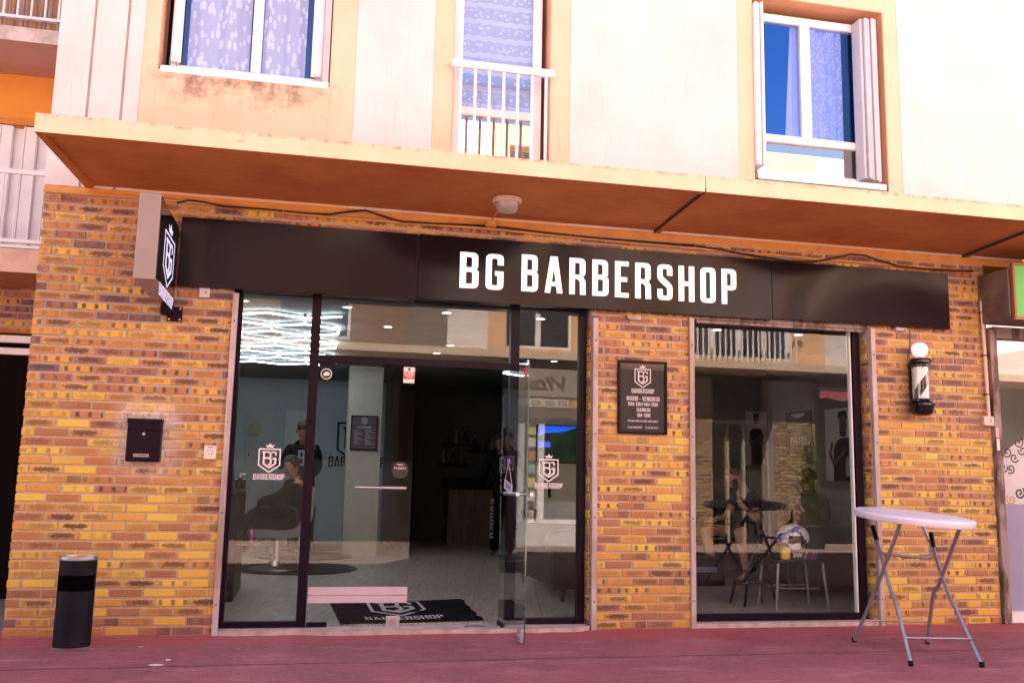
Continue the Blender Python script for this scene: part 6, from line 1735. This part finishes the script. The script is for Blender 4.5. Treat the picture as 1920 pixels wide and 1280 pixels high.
# added seated figure, standing in for a person mirrored in the glass
vj = dict(pelvis=(5.28, 2.10, .62), spine=(5.28, 2.10, .80), chest=(5.28, 2.08, .98), neck=(5.29, 2.08, 1.10), head=(5.30, 2.08, 1.19),
          shL=(5.46, 2.06, 1.01), shR=(5.10, 2.08, 1.01), elL=(5.54, 2.12, .78), elR=(5.04, 2.14, .78), wrL=(5.44, 2.32, .72), wrR=(5.14, 2.34, .72), hdL=(5.40, 2.42, .72), hdR=(5.18, 2.44, .72),
          hipL=(5.38, 2.16, .56), hipR=(5.18, 2.16, .56), knL=(5.40, 2.56, .58), knR=(5.16, 2.56, .58), anL=(5.40, 2.60, .15), anR=(5.16, 2.60, .15), toeL=(5.40, 2.74, .075), toeR=(5.16, 2.74, .075))
person('added figure with bushy hair and grey top seated in the black armchair, standing in for a reflected person', vj, SKIN_D,
       [('grey_top', M('top_grey', (.10, .09, .12), .8), [[('neck', .07), ('upper', .12), ('chest', .18), ('spine', .17), ('pelvis', .175), ('hem', .17)], [('chest', .18), ('shL', .085), ('elL', .065), ('wrL', .045)], [('chest', .17), ('shR', .085), ('elR', .065), ('wrR', .045)]]),
        ('jeans', M('jeans_dark', (.02, .02, .035), .8), [[('pelvis', .15), ('hipL', .11), ('knL', .08), ('anL', .06)], [('pelvis', .15), ('hipR', .11), ('knR', .08), ('anR', .06)]])],
       (M('hair_bushy', (.03, .02, .018), .9, bump=.8, bs=80), 1), face=(0, 1, 0))

# ================================================================ the buildings across the street, seen mirrored in the glass
op = thing('opposite_building', 'sunlit ochre and white building across the street with canopy and brick piers', 'building', (3, -9.3, 0))
OY = -9.25; GY = -8.75
FO = frame((0, GY - .008, 0), (-1, 0, 0))
data = ([], [], [], [])
for (x0, x1, z0, z1) in ((6.95, 7.33, 0, 2.55), (8.58, 9.45, 0, 2.3), (5.15, 5.35, 0, 2.6), (-3.4, -2.8, 0, 2.6), (-8.4, -7.6, 0, 2.6), (12.5, 13.3, 0, 2.6)):
    brick_field(data, FO, [(-x1, -x0, z0, z1)], 20)
build_bricks('brick_pier', data, op, brick_mat('brick_sun_bleached', .85, .5))  # same brick, its bleached sunlit look in reflection put into the colour
mb = MB()
for (x0, x1) in ((6.95, 7.33), (8.58, 9.45), (5.15, 5.35), (-3.4, -2.8), (-8.4, -7.6), (12.5, 13.3)): mb.box(x0, x1, GY - .5, GY - .008, 0, 3.1)
mb.build('mortar_bed', MORTAR, op)
mb = MB(); mb.box(-16, 22, OY - 1.2, OY - .05, 0, 3.22); mb.build('dark_shop_wall', M('opposite_dark', (.030, .024, .020), .6, c2=(.05, .035, .03)), op)
mb = MB(); mb.box(-16, 22, -8.20, OY, 3.23, 3.36); mb.build('canopy', CANOPY, op)
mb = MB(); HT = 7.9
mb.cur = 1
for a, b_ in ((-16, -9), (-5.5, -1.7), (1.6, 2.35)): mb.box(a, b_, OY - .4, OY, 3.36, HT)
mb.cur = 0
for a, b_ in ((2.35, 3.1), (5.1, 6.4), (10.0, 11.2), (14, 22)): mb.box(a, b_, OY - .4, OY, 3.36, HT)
mb.build('white_render_wall', [WHITE_R, M('render_painted_shade', (.22, .17, .15), .9)], op)  # second slot: shade over the left bays painted into the render colour
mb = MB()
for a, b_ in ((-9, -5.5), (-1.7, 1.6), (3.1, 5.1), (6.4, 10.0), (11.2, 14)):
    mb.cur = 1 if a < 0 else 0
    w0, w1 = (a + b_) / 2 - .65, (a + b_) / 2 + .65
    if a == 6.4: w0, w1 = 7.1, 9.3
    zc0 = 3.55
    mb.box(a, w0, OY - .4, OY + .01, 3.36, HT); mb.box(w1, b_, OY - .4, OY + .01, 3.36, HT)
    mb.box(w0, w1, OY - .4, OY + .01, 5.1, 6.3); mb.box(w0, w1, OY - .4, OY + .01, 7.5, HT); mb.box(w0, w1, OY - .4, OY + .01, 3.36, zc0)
mb.build('ochre_render_wall', [M('opposite_ochre', (.78, .48, .28), .85, c2=(.70, .42, .25)), M('opposite_ochre_shaded', (.26, .15, .10), .85)], op)  # second slot: ochre of the left bays browned to stand for shade
WGL = glass('opposite_glass', .25, (.5, .55, .6))
for a, b_ in ((-9, -5.5), (-1.7, 1.6), (3.1, 5.1), (6.4, 10.0), (11.2, 14)):
    w0, w1 = (a + b_) / 2 - .65, (a + b_) / 2 + .65
    if a == 6.4: w0, w1 = 7.1, 9.3
    for z0, z1 in ((3.55, 5.1), (6.3, 7.5)):
        mb = MB(); n_ = 4 if w1 - w0 > 2 else 2
        for k in range(n_ + 1):
            x_ = w0 + (w1 - w0) * k / n_; mb.box(max(w0, x_ - .05), min(w1, x_ + .05), OY - .2, OY - .13, z0, z1)
        mb.box(w0, w1, OY - .2, OY - .132, z0, z0 + .07); mb.box(w0, w1, OY - .2, OY - .132, z1 - .07, z1)
        wf = mb.build('window', WHITEPVC, op)
        mb = MB(); mb.box(w0, w1, OY - .17, OY - .165, z0, z1); mb.build('pane', WGL, wf)
        mb = MB(); mb.box(w0, w1, OY - .38, OY - .36, z0, z1); mb.build('net_curtain', M('net_curtain', (.16, .18, .26), .9) if 'net_curtain' not in MATS else MATS['net_curtain'], wf)
mb = MB(); x = 7.15
while x < 9.3: mb.box(x - .012, x + .012, -8.98, -8.955, 3.42, 4.35); x += .115
mb.box(7.1, 9.35, -8.99, -8.945, 3.38, 3.42); mb.box(7.1, 9.35, -8.99, -8.945, 4.35, 4.40); mb.build('balcony_railing', WHITEPVC, op)
mb = MB(); mb.box(-16, 22, OY - 9, OY - .4, HT - .3, HT); mb.box(-16, 22, OY - 9, OY - 8.8, 0, HT); mb.box(-16, -15.8, OY - 8.8, OY - .4, 0, HT - .3); mb.box(21.8, 22, OY - 8.8, OY - .4, 0, HT - .3)
mb.build('building_shell', MATS['shell_render'], op)
# pizzeria front
pz = thing('pizzeria_front', 'cream pizzeria front with red script sign across the street, mirrored in the right pane', 'shop front', (4.2, -9.2, 0))
mb = MB(); mb.box(3.2, 5.13, -8.70, -8.30, 2.58, 3.10); mb.build('sign_board', M('pizza_board', (.30, .25, .20), .6), pz)
fz = frame((0, -8.298, 0), (-1, 0, 0))
cu = bpy.data.curves.new('script', 'FONT'); cu.body = 'La Vita.'; cu.size = .36; cu.shear = .35; cu.offset = .008; cu.extrude = 0
o_ = bpy.data.objects.new('script', cu); me_ = bpy.data.meshes.new_from_object(o_)
mb = MB(); ws = max(v.co.x for v in me_.vertices)
mb.add([fz(-5.02 + v.co.x / ws * 1.42, 2.70 + v.co.y * .95, .003) for v in me_.vertices], [list(p_.vertices) for p_ in me_.polygons])
bpy.data.objects.remove(o_); bpy.data.curves.remove(cu); bpy.data.meshes.remove(me_)
mb.build('script_lettering', M('script_red', (.10, .02, .015), .5), pz)
mb = MB(); mb.box(3.2, 5.13, -8.66, -8.32, 2.38, 2.56); mb.cur = 1; mb.box(3.22, 4.42, -8.319, -8.317, 2.405, 2.535); mb.cur = 2; mb.box(4.44, 5.10, -8.319, -8.317, 2.405, 2.535)
mb.build('phone_strip', [M('strip_red', (.32, .10, .07), .6), M('strip_cream', (.62, .58, .52), .6), M('strip_orange', (.60, .25, .04), .6)], pz)
mb = MB(); fz2 = frame((0, -8.316, 0), (-1, 0, 0)); write(mb, '01 30 43 36 71', fz2, -4.38, -3.30, 2.425, 2.515); mb.cur = 1; write(mb, 'PIZZA', fz2, -4.98, -4.52, 2.425, 2.515)
mb.build('phone_lettering', [BLK, M('pizza_yellow', (.8, .5, .05), .5)], pz)
mb = MB(); mb.box(3.2, 5.13, -8.60, -8.42, 2.22, 2.38)
for x in (3.25, 3.62, 3.98, 5.08): mb.box(x - .05, x + .05, -8.60, -8.48, .45, 2.22)
mb.box(3.2, 5.13, -8.60, -8.48, .0, .45)
mb.build('white_frame', WHITEPVC, pz)
mb = MB(); rg = random.Random(3)
for k, z in enumerate((2.0, 1.78, 1.55, 1.32, 1.08, .85)):
    mb.cur = k % 4; mb.box(3.72, 3.88, -8.53, -8.52, z - .08, z + .08)
mb.build('menu_card', [M('card_yellow', (.6, .5, .12), .6), M('card_white', (.55, .53, .52), .6), M('card_red', (.5, .12, .08), .6), M('card_teal', (.12, .35, .38), .6)], pz)
# awning, door, bamboo, car
aw = thing('red_awning', 'rolled out dusty red awning with wavy valance across the street', 'awning', (10.2, -9.2, 2.8))
mb = MB(); mb.add([(9.3, -9.2, 3.15), (12.4, -9.2, 3.15), (12.4, -8.3, 2.92), (9.3, -8.3, 2.92)], [(0, 1, 2, 3)])
for k in range(31):
    x = 9.3 + k * .1; mb.add([(x, -8.3, 2.92), (x + .1, -8.3, 2.92), (x + .1, -8.3, 2.74 + .03 * math.sin((k + 1) * 1.05)), (x, -8.3, 2.74 + .03 * math.sin(k * 1.05))], [(0, 1, 2, 3)])
mb.build('awning_cloth', M('awning_red', (.48, .09, .12), .8), aw)
mb = MB(); mb.tube([(9.28, -8.3, 2.93), (12.42, -8.3, 2.93)], .02, 8); mb.tube([(9.32, -9.2, 2.9), (9.32, -8.32, 2.92)], .015, 8); mb.build('awning_frame', CHROME, aw)
dw = thing('entrance_door', 'dark glazed entrance door with brassy frame across the street', 'door', (7.9, -9.0, 0))
mb = MB()
for x in (7.36, 7.72, 8.05, 8.55): mb.box(x, x + .05, -9.05, -8.97, 0, 2.25)
mb.box(7.36, 8.60, -9.05, -8.968, 2.25, 2.33); mb.build('door_frame', M('grey_door_frame', (.42, .36, .33), .5), dw)
mb = MB(); mb.box(7.41, 7.72, -9.02, -9.01, .1, 2.25); mb.build('door_pane', WGL, dw)
mb = MB(); mb.box(7.66, 7.69, -8.95, -8.93, .2, 2.1); mb.build('brass_bar', M('brass_bar', (.55, .38, .15), .4, .5), dw)
bm_ = thing('bamboo_plant', 'yellow green bamboo in a pot beside brick pier across the street', 'plant', (9.0, -8.12, 0))
mb = MB(); mb.lathe([(.0, 0), (.17, 0), (.21, .40), (.19, .42), (.0, .38)], (9.0, -8.12, 0), 20); mb.build('pot', M('pot_dark', (.06, .05, .05), .5), bm_, smooth=True)
mb = MB(); st_ = MB(); rg = random.Random(9)
for k in range(30):
    a = rg.uniform(0, 6.28); r0 = rg.uniform(.02, .15); h_ = rg.uniform(.9, 1.9); lx, ly = rg.uniform(-.18, .18), rg.uniform(-.15, .15)
    bx0, by0 = 9.0 + r0 * math.cos(a), -8.12 + r0 * math.sin(a)
    st_.tube([(bx0, by0, .36), (bx0 + lx * .4, by0 + ly * .4, .36 + h_ * .5), (bx0 + lx, by0 + ly, .36 + h_)], .006, 5)
    for j in range(46):
        t2 = rg.uniform(.22, 1.0); p = Vector((bx0 + lx * t2, by0 + ly * t2, .36 + h_ * t2)); ang = rg.uniform(0, 6.28); L = rg.uniform(.09, .17)
        d = Vector((math.cos(ang), math.sin(ang), rg.uniform(-.5, .35))).normalized(); s = d.cross(Vector((0, 0, 1))).normalized() * .017
        p = p + d * rg.uniform(0, .08)
        mb.add([tuple(p), tuple(p + d * L * .5 + s), tuple(p + d * L), tuple(p + d * L * .5 - s)], [(0, 1, 2, 3)])
st_.build('stems', M('bamboo_stem', (.18, .20, .05), .6), bm_)
mb.build('leaves', M('bamboo_leaf', (.24, .30, .035), .6, c2=(.12, .18, .03), vs=4), bm_)
